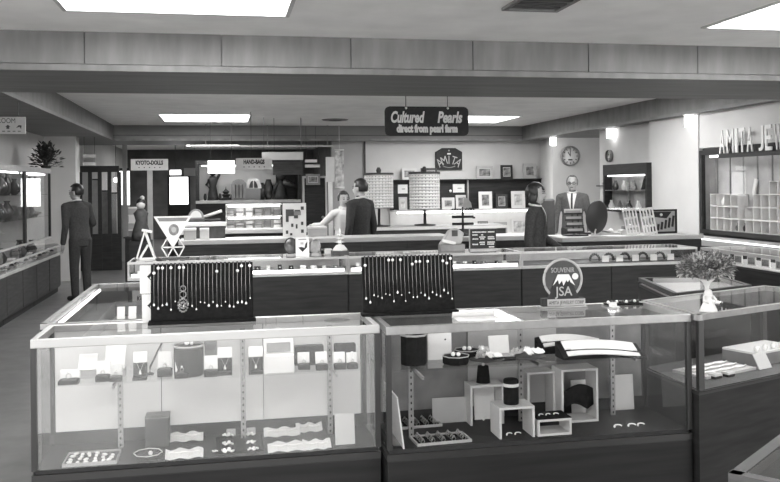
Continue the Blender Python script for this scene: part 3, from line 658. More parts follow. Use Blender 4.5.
# ------------------------------------------------------------------ low aisle counters behind the front showcases
def low_case(label, x0, x1, y0, y1, panels=2, wood='wood', zg=.845, ztop=TOP, strip=True, name='aisle_counter', tray='light_grey'):
    ox, oy = (x0+x1)/2, (y0+y1)/2; a, b, c, d = x0-ox, x1-ox, y0-oy, y1-oy
    t = thing(name, label, 'counter', (ox, oy, 0))
    MB().box(a+.03, b-.03, c+.04, d-.03, 0, .08).build('plinth', 'black', t)
    MB().box(a, b, c+.012, d, .08, zg-.035).build('body', wood, t)
    w = (b-a)/panels
    for i in range(panels): MB().box(a+i*w+.004, a+(i+1)*w-.004, c, c+.012, .09, zg-.04).build('front_panel', wood, t)
    MB().box(a, b, c-.004, d, zg-.035, zg-.012).build('ledge', 'light_grey', t)
    if strip: MB().tube([(a+.03, c+.02, zg+.002), (b-.03, c+.02, zg+.002)], .012, 8).build('light_tube', 'tube_light', t, True)
    MB().box(a+.012, b-.012, c+.045, d-.012, zg-.012, zg-.006).build('tray', tray, t)
    MB().box(a+.012, b-.012, c+.002, c+.007, zg-.012, ztop-.018).build('front_glass', 'glass', t)
    for xx in (a+.002, b-.007): MB().box(xx, xx+.005, c+.012, d-.012, zg-.012, ztop-.018).build('side_glass', 'glass', t)
    MB().box(a+.012, b-.012, d-.008, d-.002, zg-.012, ztop-.018).build('back_panel', 'light_grey', t)
    MB().box(a, b, c, c+.02, ztop-.018, ztop).build('front_rail', 'aluminium', t)
    MB().box(a, b, d-.02, d, ztop-.018, ztop).build('back_rail', 'aluminium', t)
    for xx in (a, b-.014): MB().box(xx, xx+.014, c+.02, d-.02, ztop-.018, ztop).build('side_rail', 'aluminium', t)
    MB().box(a+.014, b-.014, c+.02, d-.02, ztop-.007, ztop-.001).build('top_glass', 'glass_top', t)
    for xx in (a, b-.014): MB().box(xx, xx+.014, c, c+.014, zg-.012, ztop-.018).build('corner_post', 'steel', t)
    return t
MY0, MY1 = 7.12, 7.58
MX = [-.77, 1.02, 2.56, 4.26]
low_case('dark wood aisle counter with lit glass top under the triangle display', MX[0], MX[1], MY0, MY1, 2)
low_case('dark wood aisle counter with lit glass top under the black price board', MX[1]+.004, MX[2], MY0, MY1, 2)
low_case('dark wood aisle counter with bead collars on white cards inside its glass', MX[2]+.004, MX[3], MY0, MY1, 2, strip=False, tray='dark_grey')
MB().box(MX[2]-.02, MX[2]+.02, MY0+.05, MY0+.09, TOP, TOP+.03).build('joint_block', 'black', bpy.data.objects['aisle_counter.001'])
# bead collars with white cards in the third counter
for i, px in enumerate((604, 618, 634, 652, 669)):
    cx = ony(px, 266, MY0+.1).x; z = .845-.006
    t = thing('bead_collar', 'dark bead collar with a square white card in the aisle counter', 'necklace', (cx-.03, MY0+.12, z), 0, 'bead collars in the aisle counter')
    mb = MB()
    for q in range(9):
        a = math.pi*q/8; mb.ell((-.05+.045*math.cos(a), .0, .022+.05*math.sin(a)), .013, n=7, k=5)
    mb.build('beads', 'ceramic_dark', t, True)
    MB().box(.0, .065, -.05, -.045, .004, .06).build('card', 'white', t); MB().box(-.09, .065, -.045, .03, 0, .004).build('mat', 'black', t)
# small trays in the lit glass tops
kinds = [('white', 'small white jewellery box'), ('grey', 'small grey jewellery box'), ('black', 'small black jewellery box'), ('cream', 'small cream jewellery box')]
for i in range(34):
    x = MX[0]+.08+i*(MX[2]-MX[0]-.16)/33
    if abs(x-MX[1]) < .06: continue
    mt, nm = kinds[R.choice([0, 0, 1, 2, 3])]
    which = 'under the triangle display' if x < MX[1] else 'under the black price board'
    t = thing('jewellery_box', nm+' inside the aisle counter '+which, 'jewellery box', (x, MY0+.12+R.uniform(0, .12), .839), 0, nm+'es inside the aisle counter '+which)
    w, h = R.uniform(.03, .055), R.uniform(.02, .05)
    MB().box(-w/2, w/2, -.02, .02, 0, h*.5).build('base', mt, t); MB().obox(tl(0, .022, h*.6) @ Matrix.Rotation(-.25, 4, 'X'), w, .006, h*.9).build('lid', mt, t); MB().ell((0, -.002, h*.5+.004), .007, n=6, k=4).build('pearl', 'pearl', t, True)

# ------------------------------------------------------------------ free-form glass counters
def poly_counter(label, poly, zg, ztop=TOP, rail='steel', wood='wood', deck='dark_grey', tube=None, posts=True, name='glass_counter', skip=()):
    cx = sum(p[0] for p in poly)/len(poly); cy = sum(p[1] for p in poly)/len(poly); P = [(x-cx, y-cy) for x, y in poly]; n = len(P)
    t = thing(name, label, 'counter', (cx, cy, 0))
    sh = lambda k: [(x*k, y*k) for x, y in P]
    MB().prism(sh(.93), 0, .08).build('plinth', 'black', t)
    MB().prism(P, .08, zg-.02).build('body', wood, t)
    MB().prism(P, zg-.02, zg-.004).build('ledge', 'dark_metal', t)
    MB().prism(sh(.97), zg-.004, zg).build('deck', deck, t)
    for i in range(n):
        a, b = Vector((*P[i], 0)), Vector((*P[(i+1) % n], 0)); ins = Vector((-a.x-b.x, -a.y-b.y, 0)).normalized()*.012
        MB().bar(a+ins+Vector((0, 0, ztop-.013)), b+ins+Vector((0, 0, ztop-.013)), .026, .026).build('top_rail', rail, t)
        if i not in skip:
            g = MB(); M_ = Matrix.Translation((a+b)/2+ins+Vector((0, 0, (zg+ztop-.026)/2))) @ (b-a).to_track_quat('Y', 'Z').to_matrix().to_4x4()
            g.obox(M_, .005, (b-a).length-.02, ztop-.026-zg).build('glass_pane', 'glass', t)
        if posts:
            q = a*.97; MB().box(q.x-.013, q.x+.013, q.y-.013, q.y+.013, zg, ztop-.026).build('corner_post', 'dark_metal', t)
    MB().prism(sh(.955), ztop-.008, ztop-.002).build('top_glass', 'glass_top', t)
    if tube:
        MB().tube([(tube[0][0]-cx, tube[0][1]-cy, ztop-.036), (tube[1][0]-cx, tube[1][1]-cy, ztop-.034)], .009, 8).build('light_tube', 'tube_light', t, True)
    return t
poly_counter('side counter with a light tube under its glass edge joining the long showcase', [(-.80, 3.97), (-.26, 3.97), (-.26, 5.58), (-.80, 5.58)], .84, tube=((-.762, 4.12), (-.762, 5.5)))
poly_counter('angled corner counter with glass front carrying the flower figurine', [(2.07, 3.46), (3.25, 3.92), (3.02, 4.36), (2.07, 3.98)], .62, rail='steel')
poly_counter('side counter with a bright glass top behind the flower figurine', [(2.36, 4.17), (2.97, 4.41), (3.08, 4.86), (2.55, 4.94)], .925, deck='light_grey', rail='wood_mid')
poly_counter('glass-topped counter with metal edging by the shop entrance', [(1.0, 1.565), (1.95, 2.31), (2.6, 1.5), (1.6, .78)], .80, rail='wood_mid')
low_t = poly_counter('counter with lit glass front below the white box shelves', [(4.28, 5.3), (4.75, 5.3), (4.75, 7.1), (4.28, 7.1)], .84, rail='aluminium', deck='light_grey', name='side_counter')
for i in range(7):
    y = 5.75+i*.19; t = thing('picture_card', 'small dark picture card inside the counter below the white box shelves', 'card', (4.40, y, .84), math.pi/2*-1, 'picture cards inside the side counter')
    MB().box(-.06, .06, -.003, .003, 0, .08).build('card', 'white' if i % 2 else 'cream', t); MB().box(-.045, .045, -.005, -.003, .012, .066).build('picture', 'picture', t); MB().box(-.05, .05, .0, .03, 0, .003).build('foot', 'white', t)
# things inside the corner counter
for i, (px, py, w, h) in enumerate([(715, 378, .05, .02), (728, 376, .05, .02)]):
    c = onz(px, py, .62); t = thing('ring_case', 'small flat white ring case at the front of the corner counter', 'jewellery box', (c.x+.0, max(c.y, 3.62), .62), .37, 'flat ring cases in the corner counter')
    MB().box(-w/2, w/2, -.02, .02, 0, .012).build('base', 'black', t); MB().box(-w/2, w/2, -.02, .02, .012, .022).build('lid', 'white', t)
t = thing('white_tray', 'wide white cloth-lined tray with pearl rows in the corner counter', 'tray', (2.37, 3.82, .62), .37)
MB().box(-.19, .19, -.1, .1, 0, .012).build('tray', 'cream', t)
for q in range(3): MB().tube([(-.17+.034*i, -.06+.055*q+.006*math.sin(i*2), .018) for i in range(11)], .006, 5).build('strand', 'pearl', t, True)
t = thing('white_tray', 'raised white tray with pearl clusters in the corner counter', 'tray', (2.75, 4.0, .62), .37)
MB().box(-.18, .18, -.1, .1, 0, .06).build('riser', 'grey', t); MB().box(-.18, .18, -.1, .1, .06, .07).build('tray', 'white', t)
for q in range(9): MB().ell((-.14+.035*q, -.07+.02*(q % 2), .08), .014, n=7, k=5).build('pearl', 'pearl', t, True)
for i, (x, y, l) in enumerate([(2.62, 3.80, 'propped white card near the flower figurine in the corner counter'), (3.0, 4.10, 'propped white card at the far end of the corner counter')]):
    t = thing('propped_card', l, 'card', (x, y, .62), .37); MB().obox(tl(0, 0, .04) @ Matrix.Rotation(-.5, 4, 'X'), .1, .004, .08).build('card', 'white', t); MB().box(-.03, .03, 0, .04, 0, .004).build('foot', 'grey', t)
# flower figurine
c = onz(709, 316, TOP); c = Vector((2.17, 3.54, TOP)); k_ = m(c, 1)
t = thing('figurine_vase', 'white porcelain figurine vase on the angled corner counter', 'figurine', c)
MB().lathe([(9*k_, 0), (9.2*k_, 1.5*k_), (7*k_, 6*k_), (4.5*k_, 11*k_), (3.4*k_, 14*k_), (4.6*k_, 15.5*k_), (5*k_, 17*k_)], n=20, sy=.75).build('robe', 'white_gloss', t, True)
MB().ell((0, 0, 18.5*k_), 4.1*k_, 4.1*k_, 4.4*k_, 12, 8).build('head', 'white_gloss', t, True)
MB().lathe([(2.2*k_, 21.5*k_), (2.2*k_, 25*k_), (4*k_, 29*k_), (8*k_, 33*k_), (7.4*k_, 33*k_), (3.2*k_, 28.5*k_)], (-1.5*k_, 0, 0), 16).build('cup', 'white_gloss', t, True)
for s_ in (-1, 1): MB().tube([(s_*4.5*k_, -.5*k_, 15.5*k_), (s_*6.8*k_, -3*k_, 11*k_), (s_*3*k_, -6*k_, 9.5*k_)], [1.6*k_, 1.4*k_, 1*k_], 8).build('sleeve', 'white_gloss', t, True)
fb = thing('flower_bouquet', 'round leafy bouquet with pale blossoms in the white figurine vase', 'flowers', c+Vector((-1.5*k_, 0, 28*k_)))
def leaf(mb, p, d, s):
    d = Vector(d).normalized(); a = d.cross(Vector((0, 0, 1))+Vector((R.uniform(-.3, .3), R.uniform(-.3, .3), 0))).normalized(); n_ = a.cross(d)
    p = Vector(p); tip = p+d*s; mid = p+d*s*.5+n_*s*.12
    mb.add([p, mid+a*s*.28, tip, mid-a*s*.28], [(0, 1, 2, 3)])
lf, ll = MB(), MB()
for i in range(3200):
    a = R.uniform(0, 2*math.pi); e = R.uniform(-.55, 1.35); rr_ = R.uniform(.55, 1.)
    d = Vector((math.cos(a)*math.cos(e), math.sin(a)*math.cos(e), math.sin(e)))
    bump_ = .9+.18*math.sin(a*4+1)*math.cos(e*5)
    p = Vector((d.x*27*k_, d.y*22*k_, 16*k_+d.z*14*k_))*1.0
    p = Vector((d.x*31*k_*rr_*bump_, d.y*22*k_*rr_*bump_, 15*k_+d.z*15*k_*rr_*bump_))
    leaf(ll if R.random() < .36 else lf, p, d+Vector((R.uniform(-.8, .8), R.uniform(-.8, .8), R.uniform(-.5, .8))), R.uniform(3.2, 6.5)*k_)
o = lf.build('foliage', 'leaf', fb); o['kind'] = 'stuff'
o = ll.build('blossoms', 'leaf_light', fb); o['kind'] = 'stuff'
mb = MB()
for i in range(16):
    a = i*2.4; mb.tube([(0, 0, 0), (7*k_*math.cos(a), 6*k_*math.sin(a), 6*k_), (18*k_*math.cos(a)*(.4+.6*(i % 3)/2), 15*k_*math.sin(a), 14*k_)], .9*k_, 5)
mb.build('stems', 'leaf_light', fb, True)['kind'] = 'stuff'

# ------------------------------------------------------------------ far counters
def wood_counter(label, x0, x1, y0, y1, h=TOP, wood='wood_mid', top='aluminium', panels=3, name='sales_counter', rz=0.):
    ox, oy = (x0+x1)/2, (y0+y1)/2; w, d = x1-x0, y1-y0
    t = thing(name, label, 'counter', (ox, oy, 0), rz)
    MB().box(-w/2+.03, w/2-.03, -d/2+.05, d/2-.03, 0, .1).build('plinth', 'black', t)
    MB().box(-w/2, w/2, -d/2+.014, d/2, .1, h-.05).build('body', wood, t)
    for i in range(panels): MB().box(-w/2+i*w/panels+.004, -w/2+(i+1)*w/panels-.004, -d/2, -d/2+.014, .11, h-.055).build('front_panel', wood, t)
    MB().box(-w/2-.01, w/2+.01, -d/2-.02, d/2+.01, h-.05, h-.006).build('worktop', 'light_grey', t, bevel=.004); MB().box(-w/2-.01, w/2+.01, -d/2-.024, -d/2-.02, h-.045, h-.006).build('edge_strip', top, t)
    MB().box(-w/2, w/2, -d/2, d/2, h-.006, h).build('glass_sheet', 'light_grey', t)
    return t
wood_counter('plain wood sales counter in front of the couple in talk', 1.02, 2.62, 9.70, 10.25)
wood_counter('plain wood sales counter in front of the white patterned board', -.50, 1.0, 9.86, 10.4)
wood_counter('dark wood counter end behind the black price board', 2.66, 3.62, 9.36, 9.9, wood='wood')
wood_counter('dark wood counter carrying the round mirror', 3.66, 5.35, 8.85, 9.4, wood='wood')
wood_counter('long counter below the pair of woven drums', 1.6, 4.1, 12.05, 12.6, top='white')
wood_counter('counter with gift boxes behind the patterned board', -.6, 1.3, 11.3, 11.9, h=1.0, wood='wood')

# --- on the aisle counter
c = onz(173, 251, TOP); c = Vector((ony(173, 251, 7.42).x, 7.42, TOP)); k_ = m(c, 1)
t = thing('triangle_display', 'inverted white triangle display on a lattice of small triangles', 'display stand', c)
MB().extr([(-18.5*k_, 42*k_), (18.5*k_, 42*k_), (0, 11*k_)], 0, .012).build('panel', 'white', t)
MB().extr([(-15*k_, 40.5*k_), (15*k_, 40.5*k_), (13*k_, 37*k_), (-13*k_, 37*k_)], -.003, 0).build('title_band', 'grey', t)
mb = MB(); mb.lathe([(5*k_, -.002), (5*k_, .002)], n=16, sy=1.15); o = mb.build('portrait', 'picture', t); o.data.transform(tl(1*k_, -.002, 28.5*k_) @ Matrix.Rotation(math.pi/2, 4, 'X'))
mb = MB(); mb.lathe([(2.4*k_, -.002), (2.4*k_, .002)], n=12, sy=1.2); o = mb.build('portrait_face', 'light_grey', t); o.data.transform(tl(1*k_, -.005, 28.5*k_) @ Matrix.Rotation(math.pi/2, 4, 'X'))
lat = [((-11, 11), (11, 11)), ((-11, 11), (-5.5, 1)), ((-5.5, 1), (0, 11)), ((0, 11), (5.5, 1)), ((5.5, 1), (11, 11)), ((-11, 11), (-5.5, 20)), ((11, 11), (5.5, 20)), ((-5.5, 20), (0, 11)), ((5.5, 20), (0, 11))]
for (a, b) in lat: MB().bar((a[0]*k_, .006, a[1]*k_), (b[0]*k_, .006, b[1]*k_), .010).build('lattice_bar', 'white', t)
MB().box(-10*k_, 16*k_, -.04, .05, 0, .01).build('base', 'dark_grey', t)
c = Vector((ony(148, 252, 7.40).x, 7.40, TOP)); k_ = m(c, 1)
t = thing('white_easel', 'slanted white tripod easel beside the triangle display', 'easel', c)
MB().bar((-3*k_, .02, 28*k_), (7*k_, -.02, .006), .026, .012).build('leg', 'white', t); MB().bar((-3*k_, .02, 28*k_), (-11*k_, 0, .006), .012).build('leg', 'white', t); MB().bar((0, .015, 14*k_), (-8*k_, -.03, .004), .014).build('brace', 'white', t); MB().bar((-8*k_, -.03, .006), (7*k_, -.03, .006), .012).build('foot_bar', 'white', t)
MB().bar((-6*k_, .03, 29*k_), (4*k_, .03, 27*k_), .02).build('top_clip', 'white', t)
c = Vector((ony(302.5, 253, 7.36).x, 7.36, TOP)); k_ = m(c, 1)
t = thing('shield_card', 'white card printed with a dark shield emblem', 'card', c)
MB().obox(tl(0, 0, 9*k_) @ Matrix.Rotation(-.1, 4, 'X'), 13.5*k_, .006, 18.5*k_).build('card', 'white', t)
M_ = tl(0, 0, 9*k_) @ Matrix.Rotation(-.1, 4, 'X')
sh = MB(); sh.extr([(-4.2*k_, -1*k_), (0, -5.6*k_), (4.6*k_, -1*k_), (5*k_, 5*k_), (3*k_, 2.5*k_), (2*k_, -1.5*k_), (-1*k_, -.5*k_)], -.006, -.003); o = sh.build('emblem', 'black', t); o.data.transform(M_)
MB().obox(M_ @ tl(0, -.004, 7*k_), 8*k_, .001, .9*k_).build('title_line', 'grey', t); MB().obox(M_ @ tl(-.5*k_, -.004, 3*k_), 3*k_, .001, 2.2*k_).build('mark', 'light_grey', t); MB().box(-4*k_, 4*k_, 0, .06, 0, .004).build('foot', 'white', t)
# two dark discs on stands beside the shield card
for px, w, l in [(291, 7, 'dark oval plate on a stand beside the shield card'), (315, 6, 'grey figurine block beside the shield card')]:
    c = Vector((ony(px, 253, 7.42).x, 7.42, TOP)); k_ = m(c, 1); t = thing('plate_stand', l, 'ornament', c)
    mb = MB(); mb.lathe([(.1*k_, -.006), (w*.9*k_, -.004), (w*k_, 0), (w*.8*k_, .006)], n=20, sy=1.25); o = mb.build('plate', 'ceramic_mid' if px > 300 else 'ceramic_dark', t, True); o.data.transform(tl(0, 0, w*1.3*k_) @ Matrix.Rotation(math.pi/2-.15, 4, 'X'))
    MB().box(-w*.6*k_, w*.6*k_, -.02, .05, 0, .012).build('stand', 'light_grey', t)
for px, py, l, mt in [(320, 253, 'low pale box with items beside the white pagoda', 'light_grey'), (327, 254, 'flat pale tray at the foot of the white pagoda', 'cream')]:
    c = Vector((ony(px, py, 7.36+.08*(px > 328)).x, 7.36+.1*(px < 328), TOP)); t = thing('pale_box', l, 'box', c); MB().box(-.05, .05, -.03, .03, 0, .035).build('body', mt, t, bevel=.003); MB().box(-.053, .053, -.033, .033, .035, .045).build('lid', 'white', t, bevel=.003)
c = Vector((ony(340, 253, 7.34).x, 7.34, TOP)); k_ = m(c, 1)
t = thing('white_pagoda', 'small white tiered pagoda ornament on a dark block', 'ornament', c)
MB().box(-8*k_, 8*k_, -7*k_, 7*k_, 0, 4*k_).build('block', 'dark_grey', t)
MB().lathe([(7*k_, 4*k_), (7.6*k_, 5*k_), (4*k_, 9.5*k_), (2*k_, 10*k_)], n=4).build('base_tier', 'white_gloss', t)
for q in range(3): MB().lathe([(1.8*k_, (10+3.6*q)*k_), (2*k_, (12+3.6*q)*k_), ((6-1*q)*k_, (12.2+3.6*q)*k_), (1.6*k_, (13.6+3.6*q)*k_)], n=4).build('tier', 'white_gloss', t)
MB().lathe([(1*k_, 20.5*k_), (.9*k_, 24*k_), (0, 27*k_)], n=8).build('finial', 'white_gloss', t)
c = Vector((ony(483, 249, 7.45).x, 7.45, TOP)); k_ = m(c, 1)
t = thing('price_board', 'black notice board with rows of small white lettering', 'notice board', c)
MB().box(-13.5*k_, 13.5*k_, -.006, .006, .012, 21*k_).build('board', 'black', t); MB().box(-14*k_, 14*k_, -.03, .04, 0, .012).build('base', 'steel', t)
MB().box(-14.2*k_, -13.5*k_, -.009, .009, .012, 21.5*k_).build('edge', 'steel', t); MB().box(-14.2*k_, 14.2*k_, -.009, .009, 21*k_, 21.7*k_).build('edge', 'steel', t)
rows_ = [(17.8, [(-11, 4), (5, 11.5)]), (15, [(-11, -6), (-2, 0)]), (12.8, [(-4, 2), (5, 12)]), (11, [(-11, -5), (-3, 1), (5, 12)]), (7.5, [(-4, 2), (4.5, 12)]), (5.6, [(-11, -5), (-3, 1), (4.5, 12)]), (2.8, [(6, 12)])]
for z, segs in rows_:
    for a, b in segs:
        mb = MB(); x = a
        while x < b-.4:
            w = R.uniform(.55, 1.0); mb.box(x*k_, (x+w)*k_, -.0075, -.006, (z-.55)*k_, (z+.55+.3*R.random())*k_); x += w+.35
        mb.build('lettering_line', 'white', t)
c = Vector((ony(452, 246, 7.40).x, 7.40, TOP)); k_ = m(c, 1)
t = thing('tilted_handbag', 'pale handbag with a dark square clasp on a low grey box', 'handbag', c)
MB().box(-13*k_, 12*k_, -.05, .05, 0, 7*k_).build('box', 'grey', t, bevel=.004)
MB().extr([(-13*k_, 7*k_), (9*k_, 7*k_), (12*k_, 18*k_), (5*k_, 23*k_), (-3*k_, 21*k_), (-9*k_, 12*k_)], -.03, .05).build('bag', 'light_grey', t, bevel=.01)
MB().box(-1*k_, 5*k_, -.034, -.03, 15*k_, 21*k_).build('clasp', 'dark_grey', t); MB().obox(tl(-4*k_, -.036, 9.5*k_) @ Matrix.Rotation(.25, 4, 'Y'), 14*k_, .004, 3*k_).build('flap', 'white', t)

# --- bracelet T stand
c = Vector((ony(463, 236, 9.6).x, 9.6, TOP)); k_ = m(c, 1)
t = thing('bracelet_stand', 'dark two-armed bracelet stand with small hooks behind the price board', 'display stand', c)
MB().lathe([(7*k_, 0), (7*k_, 1.5*k_), (1.2*k_, 3*k_), (1*k_, 29*k_)], n=14).build('pole', 'black', t, True)
for q in (12, 19):
    o = MB().tube([(-11*k_, 0, q*k_), (11*k_, 0, q*k_)], 1.3*k_, 8).build('arm', 'black', t, True)
MB().bar((-11*k_, 0, 27*k_), (12*k_, 0, 27*k_), .7*k_).build('arm', 'black', t)
for q in range(9): MB().ell((-11*k_+2.8*q*k_, -.5*k_, 26*k_), 1*k_, n=7, k=5).build('bead', 'black', t, True)
MB().extr([(1*k_, 28*k_), (10*k_, 28*k_), (9*k_, 33*k_), (6*k_, 37*k_), (1*k_, 39*k_)], 1*k_, 2*k_).build('fan_card', 'light_grey', t)

# --- woven drums
def woven_drum(px0, px1, py0, py1, pyb, label):
    c = Vector((ony((px0+px1)/2, pyb, 12.28).x, 12.28, TOP)); r = m(c, px1-px0)/2; z0 = ony(px0, py1, 12.28).z-TOP; z1 = ony(px0, py0, 12.28).z-TOP
    t = thing('woven_drum', label, 'display stand', c)
    N, K = 26, 11
    mb = MB()
    for i in range(N):
        a0, a1 = 2*math.pi*i/N, 2*math.pi*(i+.72)/N
        mb.add([(rr*math.cos(a), rr*math.sin(a), z) for rr in (r, r*.985) for z in (z0, z1) for a in (a0, a1)], [(0, 1, 3, 2), (5, 4, 6, 7), (0, 2, 6, 4), (1, 5, 7, 3), (2, 3, 7, 6), (0, 4, 5, 1)])
    o = mb.build('upright_slats', 'woven', t); o['kind'] = 'stuff'
    for q in range(K+1):
        z = z0+(z1-z0)*q/K; h = (z1-z0)/K*.7
        MB().lathe([(r*1.005, z-h/2), (r*1.015, z-h/2), (r*1.015, z+h/2), (r*1.005, z+h/2)], n=32, ring=True).build('band', 'woven', t, True)
    MB().lathe([(r*.97, z0), (r*.97, z1)], n=26).build('core', 'grey', t, True)
    MB().lathe([(r*1.04, z1), (r*1.06, z1+.012), (r*1.04, z1+.03)], n=28).build('top_rim', 'dark_grey', t, True)
    MB().lathe([(r*1.02, z0-.012), (r*1.03, z0)], n=28).build('bottom_rim', 'grey', t, True)
    MB().lathe([(.16, 0), (.16, .02), (.022, .03), (.02, z0)], n=16).build('pole', 'dark_metal', t, True)
    MB().lathe([(.03, z1+.03), (.04, z1+.07), (.02, z1+.11)], n=12).build('finial', 'dark_grey', t, True)
woven_drum(365, 393.5, 175, 207.5, 228, 'woven pale revolving drum stand behind the dark-suited man')
woven_drum(410, 440, 174, 208.5, 229, 'woven pale revolving drum stand before the picture shelf')

# --- on the counter with the mirror
c = Vector((ony(597, 242, 9.0).x, 9.0, TOP)); k_ = m(c, 1)
t = thing('table_mirror', 'dark oval table mirror seen from behind on a white stem', 'mirror', c)
mb = MB(); mb.lathe([(.0, -.012), (12*k_, -.010), (12.8*k_, 0), (12*k_, .010), (0, .012)], n=36, sy=1.33); o = mb.build('mirror_back', 'mirror_back', t, True); o.data.transform(tl(0, 0, 19*k_) @ Matrix.Rotation(.15, 4, 'Z') @ Matrix.Rotation(math.pi/2+.12, 4, 'X'))
mb = MB(); mb.lathe([(2.3*k_, -.003), (3.6*k_, -.003), (3.6*k_, 0), (2.3*k_, 0)], n=18, ring=True); o = mb.build('badge', 'grey', t, True); o.data.transform(tl(0, -.019, 31*k_) @ Matrix.Rotation(.15, 4, 'Z') @ Matrix.Rotation(math.pi/2, 4, 'X'))
MB().tube([(-2*k_, 0, .01), (-2*k_, -.0, 4*k_), (-1*k_, .0, 7*k_)], .010, 8).build('stem', 'white_gloss', t, True); MB().lathe([(6*k_, 0), (6*k_, .008), (1*k_, .014)], (-1.5*k_, 0, 0), 18).build('base', 'white_gloss', t, True)
# tiered bracelet rack before the older man
c = Vector((ony(575, 238, 9.1).x, 9.1, TOP)); k_ = m(c, 1)
t = thing('tiered_rack', 'dark tiered rack with pale bars in front of the older man', 'display rack', c)
MB().box(-10*k_, 12*k_, -.06, .10, 0, .015).build('base', 'black', t)
for q in range(4):
    z = (4+6*q)*k_; MB().tube([(-9*k_, .0+.02*q, z), (10*k_, .02*q, z)], .9*k_, 8).build('bar', 'black', t, True); MB().box(-8*k_, 8*k_, .02*q-.012, .02*q-.008, z+1*k_, z+3.4*k_).build('card', 'light_grey', t)
for x in (-1, 5): MB().bar((x*k_, .0, .015), (x*k_, .07, 25*k_), .014).build('upright', 'black', t)
MB().box(-9*k_, 10*k_, .06, .064, 23*k_, 27*k_).build('card', 'white', t)
# white lattice racks leaning, dark board
for i, (px, l) in enumerate([(634, 'white slotted tie rack leaning beside the round mirror'), (651, 'white slotted tie rack leaning against the dark framed board')]):
    c = Vector((ony(px, 244, 8.98+.05*i).x, 8.98+.05*i, TOP)); k_ = m(c, 1); t = thing('slotted_rack', l, 'display rack', c, .05)
    M_ = Matrix.Rotation(-.18, 4, 'X') @ Matrix.Rotation(-.10, 4, 'Y'); h = 27*k_; w = 14*k_
    for q in range(5): MB().obox(M_ @ tl(-w/2+w*q/4, .0, h/2), 1.5*k_, .008, h).build('slat', 'white', t)
    for q in (0.06, .33, .66, .97): MB().obox(M_ @ tl(0, .006, h*q), w*1.08, .008, 2.2*k_).build('cross_bar', 'white', t)
    MB().bar(M_ @ Vector((0, .01, h*.7)), (0, .16, .004), .012).build('strut', 'white', t)
c = Vector((ony(664, 243, 9.2).x, 9.2, TOP)); k_ = m(c, 1)
t = thing('framed_board', 'dark framed board with diagonal rows of small pale sticks', 'display board', c, .12); w, h = 30*k_, 24*k_
MB().box(-w/2, w/2, 0, .015, 0, h).build('backing', 'wall_grey', t)
f = MB(); e = 1.8*k_; f.box(-w/2, w/2, -.012, 0, h-e, h); f.box(-w/2, w/2, -.012, 0, 0, e); f.box(-w/2, -w/2+e, -.012, 0, e, h-e); f.box(w/2-e, w/2, -.012, 0, e, h-e); f.build('frame', 'black', t)
for q in range(6):
    x = -w*.38+q*w*.145; MB().obox(tl(x, -.008, h*.2+q*h*.06) @ Matrix.Rotation(.15, 4, 'Y'), 2.2*k_, .008, h*(.22+.05*q)).build('stick', 'black', t)
MB().extr([(-w*.42, h*.9), (w*.3, h*.9), (w*.1, h*.62), (-w*.2, h*.66), (-w*.42, h*.7)], -.006, 0).build('dark_cloth', 'black', t); MB().ell((-w*.12, -.01, h*.78), 1.5*k_, n=8, k=5).build('knob', 'white', t, True)
MB().bar((0, .015, h*.7), (0, .2, .005), .015).build('strut', 'black', t)
for px, l, mt, w, h in [(606, 'low pale heap of wrapped parcels beside the round mirror', 'light_grey', 14, 5), (627, 'small crumpled paper flower beside the white racks', 'cream', 8, 10)]:
    c = Vector((ony(px, 240, 9.18).x, 9.18, TOP)); k_ = m(c, 1); t = thing('parcel_heap', l, 'parcel', c)
    MB().box(-w*k_, w*k_, -.05, .05, 0, h*.45*k_).build('box', mt, t, bevel=.006); mb = MB(); mb.obox(tl(0, 0, h*.62*k_) @ Matrix.Rotation(.2, 4, 'Y'), w*1.2*k_, .07, h*.3*k_); mb.build('wrapping', 'grey', t, bevel=.004)
    MB().ell((w*.3*k_, -.02, h*.85*k_), 3*k_, 2.4*k_, 2*k_, 9, 6).build('bow', 'white', t, True)
c = Vector((ony(588, 240, 9.34).x, 9.34, TOP)); t = thing('black_tray', 'long black tray lying behind the mirror stem', 'tray', c, -.05); MB().box(-.1, .5, -.05, .05, 0, .02).build('tray', 'black', t, bevel=.004); MB().box(-.09, .49, -.04, .04, .02, .026).build('lining', 'grey', t); MB().tube([(0, 0, .03), (.2, .01, .03), (.4, -.01, .03)], .006, 6).build('strand', 'pearl', t, True)
# ------------------------------------------------------------------ back wall: picture shelf, lit niche, cabinet
BY = 16.55
zt = ony(470, 180, BY).z; zs = ony(470, 209, BY).z; zl = ony(500, 234, BY).z
x0, x1 = ony(393, 200, BY).x, ony(549, 200, BY).x
t = thing('wall_shelf_unit', 'dark wall unit with picture shelf above a bright lit niche', 'shelf unit', ((x0+x1)/2, BY+.1, 0)); w = (x1-x0)/2
MB().box(-w, w, .16, .24, zs, zt).build('dark_backboard', 'wood', t)
MB().box(-w, w, -.12, .24, zs-.03, zs).build('shelf', 'light_grey', t); MB().box(-w, w, .04, .24, zt, zt+.02).build('top_board', 'wood', t)
xm = ony(471, 195, BY).x-(x0+x1)/2; MB().box(xm-.012, xm+.012, .1, .16, zs, zt).build('divider', 'light_grey', t)
for xx in (-w, w-.03): MB().box(xx, xx+.03, -.02, .24, zs, zt).build('end_panel', 'wood', t)
MB().box(-w, w, .22, .24, zl, zs-.03).build('niche_back', 'white', t); MB().tube([(-w+.1, .0, zs-.05), (w-.1, .0, zs-.05)], .018, 8).build('light_tube', 'lamp_glow', t, True)
MB().box(-w, w, -.22, .24, zl-.04, zl).build('ledge', 'white', t); MB().box(-w, w, -.18, .24, .1, zl-.04).build('cabinet', 'wood', t); MB().box(-w, w, -.14, .2, 0, .1).build('plinth', 'black', t)
